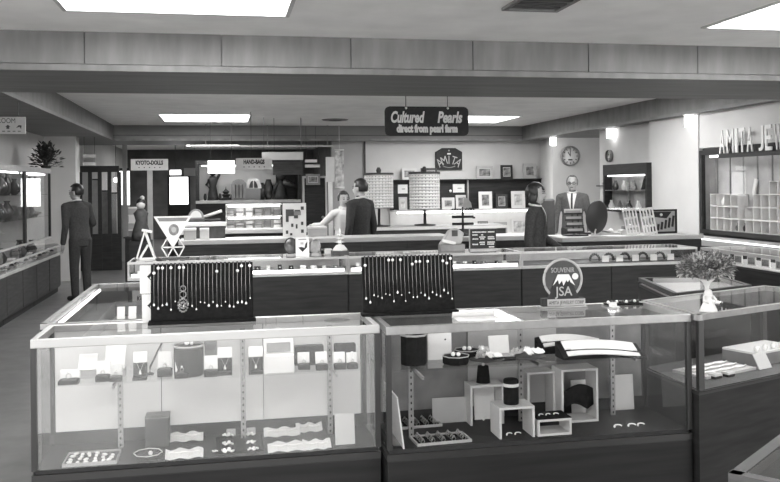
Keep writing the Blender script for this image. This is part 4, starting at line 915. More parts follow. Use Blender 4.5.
for i in range(5): MB().box(-w+.02+i*2*w/5, -w-.02+(i+1)*2*w/5, -.195, -.18, .14, zl-.07).build('cabinet_door', 'wood_mid', t)
def pframe(px0, px1, py0, py1, y, z0, fm, pm, label, mat_=True, b=.2, name='framed_picture'):
    p, q = ony(px0, py1, y), ony(px1, py0, y); w = q.x-p.x; h = q.z-p.z if z0 is None else q.z-z0; z = p.z if z0 is None else z0
    t = thing(name, label, 'picture frame', ((p.x+q.x)/2, y, z)); e = min(w, h)*b
    M_ = Matrix.Rotation(-.06, 4, 'X')
    f = MB()
    for (a0, a1, c0, c1) in ((-w/2, w/2, 0, e), (-w/2, w/2, h-e, h), (-w/2, -w/2+e, e, h-e), (w/2-e, w/2, e, h-e)): f.box(a0, a1, -.012, .012, c0, c1)
    o = f.build('frame', fm, t); o.data.transform(M_)
    o = MB().box(-w/2+e, w/2-e, -.002, .008, e, h-e).build('mount', 'cream' if mat_ else pm, t); o.data.transform(M_)
    i = e*.22 if mat_ else .004
    o = MB().box(-w/2+e+i, w/2-e-i, -.005, -.002, e+i, h-e-i).build('picture', pm, t); o.data.transform(M_)
    MB().bar(M_ @ Vector((0, .012, h*.6)), (0, h*.22, .004), .02, .008).build('strut', 'black', t)
    return t
FY = BY+.03
for a in [(402, 417, 168, 180, zt+.02, 'cream', 'picture', 'pale framed dark picture on the top board behind the first woven drum'), (421, 437, 168, 180, zt+.02, 'dark_grey', 'picture', 'dark framed picture on the top board behind the second woven drum'),
          (476.5, 493, 166, 180, zt+.02, 'light_grey', 'picture', 'wide grey framed picture on the top board beside the crown plaque'), (501, 512.5, 165, 179, zt+.02, 'black', 'picture', 'black framed picture standing on the top board'),
          (523.5, 536.5, 163.5, 178.5, zt+.02, 'light_grey', 'picture', 'tall grey framed picture at the end of the top board')]:
    pframe(a[0], a[1], a[2], a[3], BY+.22, a[4], a[5], a[6], a[7], b=.18)
for a in [(442, 454.5, 197.5, 208.5, 'cream', 'picture', 'small pale framed picture on the shelf behind the bracelet stand', True), (456, 466, 195, 208, 'cream', 'picture', 'tall pale framed picture on the shelf behind the fan card', True),
          (479, 492, 191.5, 207.5, 'white', 'picture', 'white framed portrait on the shelf under the wide grey picture', True), (496, 507.5, 194, 207, 'wood_mid', 'picture', 'dark wooden framed picture between two white framed portraits', True),
          (511.5, 525, 191, 207, 'white', 'picture_light', 'white framed light portrait on the shelf beside the saleswoman', True)]:
    pframe(a[0], a[1], a[2], a[3], BY+.02, zs, a[4], a[5], a[6], a[7])
for a in [(398, 407.5, 184.5, 193.5, 'white', 'white', 'small white card pinned between the two woven drums'), (453, 464.5, 184, 192.5, 'white', 'white', 'small white card pinned above the pale framed pictures')]:
    p, q = ony(a[0], a[3], BY+.25), ony(a[1], a[2], BY+.25); t = thing('pinned_card', a[6], 'card', ((p.x+q.x)/2, BY+.258, p.z)); w, h = q.x-p.x, q.z-p.z
    MB().box(-w/2, w/2, -.004, 0, 0, h).build('card', 'white', t); MB().box(-w*.1, w*.25, -.006, -.004, h*.45, h*.55).build('mark', 'grey', t)
c = ony(450.5, 191, BY+.25); t = thing('white_ball', 'small white round ornament beside the pinned card', 'ornament', c); MB().ell((0, 0, 0), .028, n=10, k=7).build('ball', 'white', t, True); MB().box(-.004, .004, 0, .01, -.004, .004).build('pin', 'steel', t)
pframe(399, 407, 197, 208.5, BY+.02, zs, 'light_grey', 'picture_light', 'pale picture on the shelf between the two woven drums')
for a in [(478, 488, 221, 234, 'grey', 'picture', 'small grey picture in the lit niche behind the price board'), (494, 507, 222, 234, 'light_grey', 'picture', 'low grey box picture in the lit niche'), (512, 527, 219, 234, 'white', 'picture_light', 'pale picture in the lit niche beside the saleswoman')]:
    pframe(a[0], a[1], a[2], a[3], BY-.02, zl, a[4], a[5], a[6], b=.12)
for px, h, mt, l in [(405, .1, 'black', 'tiny dark figure in the lit niche below the woven drums'), (428, .25, 'ceramic_mid', 'slim grey figurine in the lit niche beside the second drum'), (448, .2, 'light_grey', 'pale jar in the lit niche behind the handbag')]:
    c = ony(px, 230, BY-.02); t = thing('niche_ornament', l, 'ornament', (c.x, BY-.02, zl)); MB().lathe([(h*.3, 0), (h*.32, .01), (h*.2, h*.4), (h*.12, h*.6), (h*.14, h*.62)], n=12).build('body', mt, t, True); MB().ell((0, 0, h*.78), h*.16, n=10, k=7).build('head', mt, t, True)
# crown plaque
p, q = ony(435.5, 170, 16.86), ony(462, 148, 16.86); w, h = (q.x-p.x)/2, q.z-p.z
t = thing('crown_plaque', 'dark arched plaque with fanned white crown lettering on the wall', 'plaque', ((p.x+q.x)/2, 16.87, p.z))
MB().extr([(-w, 0), (w, 0), (w, h*.82), (w*.5, h), (-w*.5, h), (-w, h*.82)], -.02, .02).build('board', 'black', t, bevel=.004)
for i, ch in enumerate('AMITA'):
    a = (i-2)*.32; text('lettering', ch, h*.55, 'light_grey', t, tl(math.sin(a)*h*.72, -.024, h*-.18+math.cos(a)*h*.62) @ Matrix.Rotation(a, 4, 'Y') @ FRONT @ Matrix.Scale(.75, 4, (1, 0, 0)), .004)
MB().box(-w*.12, w*.14, -.026, -.02, h*.70, h*.77).build('crown_tip', 'white', t); MB().ell((0, -.022, h*.88), .018, n=8, k=5).build('crown_ball', 'light_grey', t, True)
MB().tube([(-w*.45+w*.9*i/8, -.022, h*.17-.03*math.sin(math.pi*i/8)) for i in range(9)], .012, 6).build('crown_band', 'grey', t, True)

# clock (turned to face the room) and small oval clock on the right wall
def wall_clock(c, r, label, rz, sy=1.):
    t = thing('wall_clock', label, 'clock', c, rz)
    X = Matrix.Rotation(math.pi/2, 4, 'X')
    for nm, prof, mt in (('case', [(r*.86, .0), (r, .005), (r, .05), (r*.9, .06), (r*.86, .055)], 'grey'), ('dial', [(0, .02), (r*.88, .02), (r*.88, .025), (0, .025)], 'white')):
        mb = MB(); mb.lathe(prof, n=32, ring=(nm == 'case')); o = mb.build(nm, mt, t, True); o.data.transform(X)
    mb = MB()
    for i in range(12):
        a = i*math.pi/6; mb.obox(Matrix.Rotation(a, 4, 'Y') @ tl(0, -.027, r*.70), r*.07, .003, r*.18)
    mb.build('hour_marks', 'black', t)
    MB().obox(Matrix.Rotation(-.55, 4, 'Y') @ tl(0, -.031, r*.22), r*.08, .003, r*.48).build('hour_hand', 'black', t); MB().obox(Matrix.Rotation(-.02, 4, 'Y') @ tl(0, -.034, r*.3), r*.06, .003, r*.68).build('minute_hand', 'black', t)
    MB().box(-r*.22, r*.22, -.029, -.026, -r*.42, -r*.30).build('maker_mark', 'black', t)
    return t
c = ony(571, 156, 16.2); yy = None
c = ony(571, 156, 15.54); wall_clock(Vector((c.x, 15.60, c.z)), m(c, 10.2), 'round white wall clock with black hour marks on the white wall', 0)
c = onx(609, 156, 6.22); t = wall_clock(Vector((6.25, c.y, c.z)), m(c, 6.2), 'small oval-looking clock between big clock and wall showcase', -math.pi/2)

# wall showcase in the right wall
xw = 6.24; a = onx(615.5, 165, xw); b_ = onx(652, 161, xw); zz0 = onx(617, 209, xw).z; ya, yb = a.y, b_.y-.25
t = thing('wall_showcase', 'recessed wall showcase with glass shelf between oval clock and white pier', 'showcase', (xw-.06, (ya+yb)/2, zz0)); L = (ya-yb)/2; h = a.z-zz0
MB().box(-.03, .0, -L, L, 0, h).build('back', 'light_grey', t)
f = MB(); f.box(-.16, 0, -L, L, h-.16, h); f.box(-.16, 0, -L, L, -.03, 0); f.box(-.16, 0, L-.05, L, 0, h-.16); f.box(-.16, 0, -L, -L+.05, 0, h-.16); f.build('frame', 'wood', t)
MB().box(-.15, -.03, -L+.05, L-.05, h*.42, h*.435).build('shelf', 'steel', t); MB().box(-.1, -.07, -.02, .02, 0, h-.16).build('mullion', 'steel', t)
MB().box(-.156, -.15, -L+.05, L-.05, 0, h-.16).build('glass_pane', 'glass', t); MB().tube([(-.12, -L+.1, h-.18), (-.12, L-.1, h-.18)], .012, 6).build('light_tube', 'tube_light', t, True)
for i in range(7):
    y = (ya+yb)/2-L+.42+i*(2*L-.55)/6; sh_ = 0; z = zz0+(h*.435 if i % 2 else 0.0)
    o = MB().lathe([(.03, 0), (.045, .02), (.05, .06), (.02, .12), (.025, .15)], n=12).build('small_vase', ['ceramic', 'ceramic_mid', 'ceramic_dark'][i % 3], None, True); o.location = (xw-.14+.0, y, z)
    tag(o, ['white', 'grey', 'dark'][i % 3]+' little vase inside the recessed wall showcase', 'vase', 'vases in the recessed wall showcase')
for i in range(3):
    t = thing('leaning_fan', 'dark folded fan leaning in the recessed wall showcase', 'fan', (xw-.13, yb+.20+.06*i, zz0+h*.435), 0, 'folded fans in the wall showcase'); MB().bar((0, 0, .01), (0, -.12, .24), .03, .012).build('ribs', 'black', t); MB().bar((-.008, 0, .01), (-.008, -.12, .24), .006).build('edge', 'light_grey', t)
c = onx(599, 186.5, 6.24); t = thing('wall_rail', 'thin dark rod bracket on the wall beside the recessed showcase', 'bracket', (6.22, c.y, c.z)); y2 = onx(614, 186.5, 6.24).y
MB().box(-.03, 0, y2-c.y, 0, 0, .02).build('rod', 'dark_grey', t); MB().box(-.0, .03, y2-c.y+.1, y2-c.y+.14, -.02, .03).build('mount', 'dark_grey', t); MB().ell((-.02, (y2-c.y)*.5, .05), .03, n=8, k=6).build('knob', 'grey', t, True)

# ------------------------------------------------------------------ jewelry wall cabinet with white boxes and big letters
xc = 6.1; yA, yB = onx(703, 200, xc).y, 6.6
zc0, zc1 = .90, 1.965
t = thing('wall_cabinet', 'long glazed wall cabinet filled with white pigeonhole boxes', 'cabinet', (xc, yA, 0)); L = yA-yB
f = MB(); f.box(-.05, .0, -.06, 0, zc0, zc1); f.box(-.05, 0, -L, -.06, zc1-.06, zc1); f.box(-.05, 0, -L, -.06, zc0, zc0+.05); f.box(-.05, 0, -L, -L+.06, zc0+.05, zc1-.06); f.build('frame', 'wood', t)
MB().box(.16, .19, -L, 0, zc0, zc1).build('back', 'light_grey', t); MB().box(0, .25, -L, 0, zc0-.03, zc0).build('bottom', 'wood', t); MB().box(0, .25, -L, 0, zc1, zc1+.03).build('top', 'wood', t)
MB().box(-.03, -.024, -L+.06, -.06, zc0+.05, zc1-.06).build('glass_pane', 'glass', t); MB().box(0, .16, -.03, 0, zc0, zc1).build('end_panel', 'light_grey', t)
MB().tube([(.05, -L+.1, zc1-.08), (.05, -.1, zc1-.08)], .014, 8).build('light_tube', 'tube_light', t, True)
for i in range(12): MB().box(.15, .16, -.09-i*.28-.008, -.09-i*.28+.008, zc0+.05, zc1-.06).build('back_rib', 'grey', t)
MB().box(-.5, .25, -L, 0, zc0-.1, zc0-.03).build('ledge', 'light_grey', t); MB().box(-.5, .25, -L, 0, 0, zc0-.1).build('base', 'wood', t)
MB().tube([(-.46, -L+.2, zc0-.025), (-.46, -.3, zc0-.025)], .006, 8).build('ledge_glow', 'tube_light', t, True)  # glowing line added so the pale ledge edge reads bright
# boxes: columns of pigeonholes, heights read from the photo
bw_, bh_ = .150, .153
proto = None
heights = [3, 2, 3, 3, 0, 2, 3, 3]+[4]*12
for i, n in enumerate(heights):
    for j in range(max(n, 1 if i == 4 else n)):
        if i in (3,) and j == 0: pass
        loc = (xc+.07, yA-.15-bw_*(i+.5), zc0+.05+bh_*j)
        if proto is None:
            proto = thing('pigeonhole_box', 'small white open pigeonhole box in the glazed wall cabinet', 'box', loc, 0, 'white boxes in the wall cabinet'); h = .007; a, b = bw_/2-.001, bh_-.001
            for nm, q in (('bottom', (-.06, .08, -a, a, 0, h)), ('top', (-.06, .08, -a, a, b-h, b)), ('side', (-.06, .08, -a, -a+h, h, b-h)), ('side', (-.06, .08, a-h, a, h, b-h)), ('back', (.074, .08, -a+h, a-h, h, b-h))): MB().box(*q).build(nm, 'white', proto)
        else: copy_tree(proto, loc)
# things in the boxes
for i, j, k_ in [(1, 2, 0), (4, 0, 1), (9, 0, 1), (9, 1, 1), (11, 2, 2), (3, 0, 1), (2, 1, 2), (7, 0, 2), (12, 0, 1), (10, 3, 2)]:
    o = MB().lathe([(.03, 0), (.04, .02), (.04, .05), (.02, .08), (.024, .1)], n=12).build('little_pot', ['ceramic', 'ceramic_dark', 'ceramic_mid'][k_], None, True)
    o.location = (xc+.07, yA-.15-bw_*(i+.5), zc0+.05+bh_*j+.008); tag(o, ['white', 'black', 'grey'][k_]+' little pot standing among the white pigeonhole boxes', 'pot', 'pots among the pigeonhole boxes')
o = thing('paper_fan', 'pale slanted folded fan on the back of the glazed cabinet', 'fan', (xc+.13, onx(755, 185, xc+.13).y, onx(755, 190, xc+.13).z)); MB().bar((0, .03, -.05), (0, -.03, .13), .02, .05).build('paper', 'white', o); MB().bar((0, .04, -.08), (0, .03, -.05), .02, .02).build('handle', 'cream', o)
# letters: AMITA JEWELRY along the wall above the cabinet
pL, pR = onx(721, 154, xc-.06), onx(772, 150, xc-.06)
t = thing('wall_sign', 'big raised block letters on a dark bar above the glazed cabinet', 'sign', (xc-.06, pL.y, pL.z))
hgt = onx(723, 130, xc-.06).z-pL.z
SIDE = Matrix.Rotation(-math.pi/2, 4, 'Z') @ FRONT
adv = (pL.y-onx(756, 151, xc-.06).y)/5.0
word = 'AMITA JEWELRY'
y = 0.
for ch in word:
    wch = {'I': .45, ' ': .55, 'J': .75, 'M': 1.25, 'W': 1.35}.get(ch, 1.)*adv*1.07
    if ch != ' ': text('letter', ch, hgt*1.38, 'white', t, tl(-.03, y-wch/2, hgt*.5) @ SIDE, .014, width=wch*.74, bold=.003, height=hgt*.98)
    y -= wch
MB().box(-.02, .06, y-.02, .03, -.05, .0).build('bar', 'black', t)
for ch_ in range(4): MB().box(.0, .1, y*ch_/3.3-.05, y*ch_/3.3-.02, .0, .06).build('bracket', 'black', t)
bb = struct(MB().box(6.12, 6.36, 6.4, 10.15, zc1+.035, ZB), 'wall_right_bulkhead', 'wall')

# ------------------------------------------------------------------ hanging sign
p, q = ony(385, 136, 8.75), ony(468, 107, 8.75); w, h = (q.x-p.x)/2, q.z-p.z
t = thing('hanging_sign', 'black hanging sign with white cultured pearls lettering', 'sign', ((p.x+q.x)/2, 8.75, p.z)); r_ = h*.16; pts = []
for cx_, cz_, a0 in ((w-r_, r_, -90), (w-r_, h-r_, 0), (-w+r_, h-r_, 90), (-w+r_, r_, 180)):
    pts += [(cx_+r_*math.cos(math.radians(a0+a)), cz_+r_*math.sin(math.radians(a0+a))) for a in (0, 30, 60, 90)]
MB().extr(pts, -.012, .012).build('board', 'black', t)
text('lettering', 'Cultured', h*.52, 'white', t, tl(-w*.46, -.014, h*.62) @ FRONT, .004, shear=.22, width=w*.80, bold=.006)
text('lettering', 'Pearls', h*.52, 'white', t, tl(w*.55, -.014, h*.62) @ FRONT, .004, shear=.22, width=w*.60, bold=.006)
text('lettering', 'direct from pearl farm', h*.34, 'white', t, tl(0, -.014, h*.24) @ FRONT, .004, width=w*1.46, bold=.007)
for x in (-w*.5, w*.5):
    MB().tube([(x, 0, h), (x, 0, ZC-p.z)], .004, 5).build('cord', 'dark_metal', t); MB().lathe([(.0, -.01), (.012, 0), (.012, .012), (.0, .02)], (x, -.012, h*.93), 8).build('hook', 'white', t, True)
# restroom sign on the left beam
p, q = ony(-22, 134, 9.2), ony(25.5, 117, 9.2); w, h = (q.x-p.x)/2, q.z-p.z
t = thing('room_sign', 'white hanging notice with dark lettering and an arrow under the side beam', 'sign', ((p.x+q.x)/2, 9.2, p.z)); MB().box(-w, w, -.008, .008, 0, h).build('board', 'cream', t); text('lettering', 'REST ROOM', h*.42, 'dark_grey', t, tl(-w*.1, -.010, h*.76) @ FRONT, .002, width=w*1.35)
MB().extr([(w*.2, h*.30), (w*.32, h*.30), (w*.32, h*.42), (w*.37, h*.42), (w*.26, h*.54), (w*.15, h*.42), (w*.2, h*.42)], -.010, -.008).build('symbol', 'dark_grey', t); MB().extr([(w*.6, h*.35), (w*.72, h*.52), (w*.84, h*.5), (w*.82, h*.28), (w*.76, h*.42)], -.010, -.008).build('arrow', 'dark_grey', t)
for q_ in range(5): MB().box(-w*.2+q_*w*.22, -w*.08+q_*w*.22, -.010, -.008, h*.12, h*.19).build('small_letter', 'grey', t)
for x in (-w*.7, w*.7): MB().tube([(x, 0, h), (x, 0, ZB-p.z)], .004, 5).build('cord', 'dark_metal', t)

# ------------------------------------------------------------------ left wall showcases
LXF, LXB = -2.46, -2.97
LY = [8.75, 10.43, 12.02, 13.70]
for i in range(3):
    a, b = LY[i], LY[i+1]
    lab = ['wall showcase by the room notice with dark frame and sloped tray', 'wall showcase the aisle man stands nearest with sloped tray', 'wall showcase at the white pier end with sloped tray'][i]
    t = thing('wall_vitrine', lab, 'showcase', ((LXF+LXB)/2, (a+b)/2, 0)); d = (LXF-LXB)/2; L = (b-a)/2
    MB().box(-d, d-.04, -L+.01, L-.01, 0, .08).build('plinth', 'black', t); MB().box(-d, d-.012, -L, L, .08, .56).build('base', 'wood_mid', t)
    for s_ in (-1, 1): MB().box(d-.012, d, (-L if s_ < 0 else .006)+.006, (-.006 if s_ < 0 else L)-.006, .1, .55).build('base_door', 'wood_mid', t)
    MB().box(-d, d, -L, L, .56, .59).build('rail', 'light_grey', t); MB().box(-d, d-.01, -L+.01, L-.01, .59, .60).build('tray', 'light_grey', t)
    MB().box(d-.012, d-.006, -L+.02, L-.02, .60, .69).build('tray_glass', 'glass', t); MB().box(d-.02, d, -L, L, .69, .71).build('rail', 'light_grey', t)
    vs_ = [(d-.02, -L, .71), (d-.02, L, .71), (d-.14, L, .82), (d-.14, -L, .82), (d-.026, -L, .705), (d-.026, L, .705), (d-.146, L, .815), (d-.146, -L, .815)]
    MB().add(vs_, [(0, 1, 2, 3), (7, 6, 5, 4), (0, 4, 5, 1), (2, 6, 7, 3), (1, 5, 6, 2), (0, 3, 7, 4)]).build('sloped_glass', 'glass', t)
    MB().box(d-.16, d-.13, -L, L, .82, .845).build('rail', 'light_grey', t)
    MB().box(-d, -d+.02, -L, L, .6, 1.86).build('back', 'wall_grey', t); MB().box(-d, d-.12, -L, L, 1.80, 1.87).build('top_board', 'light_grey', t)
    for z in (1.16, 1.48): MB().box(-d+.02, d-.17, -L+.02, L-.02, z, z+.008).build('glass_shelf', 'glass', t)
    for yy in (-L, L-.05): MB().box(d-.16, d-.13, yy, yy+.05, .845, 1.80).build('upright', 'wood', t)
    MB().box(d-.15, d-.144, -L+.03, L-.03, .845, 1.80).build('glass_door', 'glass', t)
    MB().tube([(d-.2, -L+.1, 1.78), (d-.2, L-.1, 1.78)], .012, 8).build('light_tube', 'tube_light', t, True)
vprof = [[(.04, 0), (.09, .06), (.1, .12), (.05, .2), (.03, .24), (.05, .27)], [(.05, 0), (.12, .05), (.13, .08), (.12, .085)], [(.06, 0), (.07, .1), (.05, .16), (.06, .18)], [(.03, 0), (.06, .1), (.05, .2), (.02, .27), (.03, .3)]]
vm = ['ceramic_dark', 'ceramic', 'ceramic_mid', 'ceramic_dark']; vn = ['dark bulbous vase', 'white shallow bowl', 'grey patterned jar', 'dark slender vase']
for i in range(3):
    where = ['by the room notice', 'nearest the aisle man', 'at the white pier end'][i]
    for si, z in enumerate((.60, 1.168, 1.488)):
        for q in range(5):
            k_ = R.choice([0, 0, 1, 2, 3, 3]); y = LY[i]+.2+q*(LY[i+1]-LY[i]-.4)/4+R.uniform(-.05, .05)
            o = MB().lathe(vprof[k_], n=12).build(vn[k_].split(' ', 1)[1].replace(' ', '_'), vm[k_], None, True); s_ = R.uniform(.75, 1.0); o.scale = (s_,)*3; o.location = (-2.78, y, z)
            tag(o, '%s on the %s of the wall showcase %s' % (vn[k_], ['tray level', 'middle shelf', 'upper shelf'][si], where), 'vase' if 'vase' in vn[k_] else ('bowl' if 'bowl' in vn[k_] else 'jar'), '%s on the %s, wall showcase %s' % (vn[k_], ['tray', 'middle shelf', 'upper shelf'][si], where))
    for q in range(6):
        y = LY[i]+.15+q*(LY[i+1]-LY[i]-.3)/5; t = thing('souvenir_dish', 'pale souvenir dish in the sloped tray %s' % where, 'dish', (-2.56, y, .60), 0, 'souvenir dishes in the sloped tray '+where)
        MB().lathe([(.03, 0), (.075, .03), (.07, .032), (.03, .006)], n=14).build('dish', ['white', 'light_grey', 'cream'][q % 3], t, True); MB().ell((0, 0, .025), .03, n=8, k=6).build('ornament', ['grey', 'white', 'ceramic_dark'][q % 3], t, True)
# dark flower arrangement on the last wall showcase
c = Vector((-2.6, onx(46, 166, -2.6).y, 1.87)); k_ = m(c, 1); t = thing('dark_arrangement', 'dark leafy arrangement in a low bowl atop the wall showcase', 'flowers', c)
MB().lathe([(4*k_, 0), (6*k_, 3*k_), (5.6*k_, 3*k_), (3*k_, .5*k_)], n=14).build('bowl', 'ceramic_dark', t, True)
mb = MB()
for i in range(500):
    a = R.uniform(0, 6.28); e = R.uniform(-.1, 1.5); rr_ = R.uniform(.3, 1.); d = Vector((math.cos(a)*math.cos(e), math.sin(a)*math.cos(e), math.sin(e)))
    leaf(mb, Vector((d.x*15*k_*rr_, d.y*15*k_*rr_, 3*k_+d.z*22*k_*rr_)), d+Vector((R.uniform(-.7, .7), R.uniform(-.7, .7), 0)), R.uniform(3, 6)*k_)
mb.build('foliage', 'leaf_dark', t)['kind'] = 'stuff'
mb = MB()
for i in range(7): a = i*.9; mb.tube([(0, 0, .01), (8*k_*math.cos(a), 8*k_*math.sin(a), 18*k_)], .01, 5)
mb.build('stems', 'leaf_dark', t)['kind'] = 'stuff'

# ------------------------------------------------------------------ far shops
def board_sign(label, px0, px1, py0, py1, y, mt, lines, cords=None, post=None, name='shop_sign', dots=0):
    p, q = ony(px0, py1, y), ony(px1, py0, y); w, h = (q.x-p.x)/2, q.z-p.z; t = thing(name, label, 'sign', ((p.x+q.x)/2, y, p.z if post is None else 0)); z0 = 0 if post is None else p.z
    MB().box(-w, w, -.015, .015, z0, z0+h).build('board', mt, t)
    for body, zf, sz, wf in lines: text('lettering', body, h*sz, 'black', t, tl(0, -.018, z0+h*zf) @ FRONT, .003, width=2*w*wf, bold=.004)
    for i in range(dots): MB().lathe([(h*.045, -.002), (h*.055, .002)], n=6).build('small_letter', 'black', t).data.transform(tl((i-(dots-1)/2)*w*.28, -.018, z0+h*.25) @ Matrix.Rotation(math.pi/2, 4, 'X'))
    if cords:
        for x in cords: MB().tube([(x*w, 0, h), (x*w, 0, (ZB if 8.36 > y or y > 16.6 and y < 18.2 else ZC)-p.z)], .004, 5).build('cord', 'dark_metal', t)
    if post: MB().box(-post, post, .0, .06, 0, z0+h*.1).build('post', 'light_grey', t); MB().box(-.2, .2, -.1, .2, 0, .02).build('foot', 'dark_metal', t)
    return t
board_sign('cream dolls shop sign on a pale post', 131, 168, 159, 170.5, 12.6, 'cream', [('KYOTO-DOLLS', .66, .5, .74)], post=.035, dots=5)
board_sign('cream handbags shop sign hung on a cord', 236, 272, 158, 170, 13.6, 'cream', [('HAND-BAGS', .66, .5, .58)], cords=[-.15], dots=5)
t = board_sign('blank glowing white light box beside the handbags sign', 208, 234.5, 160.5, 173.5, 14.75, 'lit_sign', [], cords=[-.8, .8], name='light_box')
board_sign('pale blank fascia board above the dark timber panel', 262, 303, 152, 160, 14.7, 'cream', [], cords=[-.9, .9], name='fascia_board')
board_sign('dark timber panel sign under the pale fascia board', 273, 303, 161.5, 175, 14.8, 'wood_mid', [], cords=[-.9, .9], name='timber_sign')
board_sign('grey blurred shop board above the lit doorway', 184, 196, 168, 176, 19, 'wall_grey', [], cords=[-.8, .8], name='grey_board')
# lit doorway panel
p, q = ony(170, 204.5, 20), ony(188, 177, 20); t = thing('lit_screen', 'tall brightly lit white panel in the dark far shop', 'light box', ((p.x+q.x)/2, 20, 0)); w = (q.x-p.x)/2; MB().box(-w, w, -.02, .02, p.z, q.z).build('face', 'lit_window', t)
f = MB(); f.box(-w-.05, -w, -.03, .03, 0, q.z+.05); f.box(w, w+.05, -.03, .03, 0, q.z+.05); f.box(-w, w, -.03, .03, q.z, q.z+.05); f.box(-w, w, -.03, .03, p.z-.05, p.z); f.build('frame', 'wood', t); MB().box(-w, w, -.02, .02, 0, p.z-.05).build('lower_panel', 'wood', t)
p, q = ony(170, 175, 20), ony(181, 170, 20); t = thing('lit_strip', 'short lit white sign strip above the tall lit panel', 'light box', ((p.x+q.x)/2, 20, p.z)); w = (q.x-p.x)/2; MB().box(-w, w, -.02, .02, 0, q.z-p.z).build('face', 'lit_window', t); MB().tube([(0, 0, q.z-p.z), (0, 0, ZC-p.z)], .01, 5).build('hanger', 'dark_metal', t)
# two bright strips on a pillar
for px0, px1, l in [(120, 123, 'slim lit strip on the aisle side of the grey post'), (127, 129.5, 'slim lit strip on the inner side of the grey post')]:
    p, q = ony(px0, 205, 19), ony(px1, 171, 19); t = thing('lit_column', l, 'light box', ((p.x+q.x)/2, 19, 0)); w = (q.x-p.x)/2
    MB().box(-w, w, -.02, .02, p.z, q.z).build('face', 'lit_sign', t); MB().box(-w, w, -.03, .03, 0, p.z).build('lower_post', 'wall_grey', t); MB().box(-w*1.1, w*1.1, -.03, .03, q.z, q.z+.06).build('cap', 'wood', t)
p, q = ony(123, 200, 19), ony(127, 170, 19); struct(MB().box(p.x, q.x, 18.95, 19.1, 0, ZC), 'pillar_far', 'wall_grey')
for py0, py1, l in [(154.5, 157.5, 'upper pale strip sign over the glazed partition'), (162, 165.5, 'lower pale strip sign over the glazed partition')]:
    board_sign(l, 83, 96, py0, py1, 15.4+(py0-158)*.02, 'cream', [], cords=[-.8, .8], name='strip_sign')
# glazed partition behind the white pier
p, q = ony(81, 236, 17.0), ony(119, 172, 17.0); t = thing('glazed_partition', 'dark-framed glazed shop partition beside the white pier', 'partition', ((p.x+q.x)/2, 17.0, 0)); w = (q.x-p.x)/2; H = q.z
for i in range(5): MB().box(-w+2*w*i/4-.035, -w+2*w*i/4+.035, -.03, .03, 0, H).build('mullion', 'wood', t)
MB().box(-w, w, -.03, .03, H, H+.12).build('head_rail', 'wood', t); MB().box(-w, w, -.025, .025, 0, .7).build('lower_panel', 'wood', t)
for i in range(4): MB().box(-w+2*w*i/4+.035, -w+2*w*(i+1)/4-.035, -.004, .004, .7, H).build('pane', 'glass', t)
for i, (px, h, mt, l) in enumerate([(84, 1.75, 'light_grey', 'pale tall screen behind the glazed partition'), (93, 1.6, 'cream', 'cream tall screen behind the glazed partition'), (103, 1.5, 'grey', 'grey tall screen behind the glazed partition'), (112, 1.45, 'wall_grey', 'slim grey cabinet behind the glazed partition')]):
    c = ony(px, 200, 19.2+.3*i); t = thing('folding_screen', l, 'screen', (max(c.x, -2.75), c.y, 0)); MB().box(-.1, .1, -.02, .02, .05, h).build('panel', mt, t); MB().box(-.12, .12, -.03, .03, 0, .05).build('foot', 'wood', t); MB().box(-.11, .11, -.025, .025, h, h+.03).build('cap', 'wood', t)
c = ony(116, 180, 18.6); t = thing('globe_lamp', 'small glowing globe lamp hanging beyond the partition', 'lamp', c); MB().ell((0, 0, 0), .055, n=12, k=8).build('globe', 'lit_window', t, True); MB().tube([(0, 0, .05), (0, 0, ZC-c.z)], .006, 5).build('cord', 'black', t)
# doll shelf: small stack left of the post
for i, (py, mt, l) in enumerate([(206, 'light_grey', 'top'), (214, 'white', 'second'), (221, 'light_grey', 'third'), (228, 'grey', 'bottom')]):
    c = ony(134, py, 13.2); t = thing('shelf_box', 'pale boxed doll package, %s of the stack by the pale post' % l, 'box', (c.x, 13.2, .84+.11*(3-i))); MB().box(-.07, .07, -.08, .08, 0, .09).build('body', mt, t, bevel=.006); MB().box(-.073, .073, -.083, .083, .09, .11).build('lid', 'white', t)
c = ony(134, 232, 13.2); t = thing('low_stand', 'dark stand under the stacked doll packages', 'stand', (c.x, 13.2, 0)); MB().box(-.12, .12, -.1, .1, .03, .82).build('body', 'wood', t); MB().box(-.14, .14, -.12, .12, .82, .84).build('top', 'wood_mid', t); MB().box(-.1, .1, -.08, .08, 0, .03).build('plinth', 'black', t)
# kimono doll behind the easel
c = ony(141, 222, 12.0); t = thing('kimono_doll', 'dark kimono doll with a pale face near the pale post', 'doll', (c.x, 12.0, 0)); MB().box(-.14, .14, -.14, .14, 0, .85).build('plinth', 'wood', t); MB().lathe([(.13, .85), (.12, .95), (.07, 1.12), (.1, 1.22), (.04, 1.28)], n=14).build('kimono', 'dark_grey', t, True); MB().ell((0, 0, 1.33), .06, n=12, k=8).build('face', 'cream', t, True); MB().ell((0, .02, 1.36), .068, n=12, k=8).build('hair', 'hair', t, True); MB().ell((.02, .0, 1.43), .03, n=8, k=6).build('bun', 'cream', t, True)

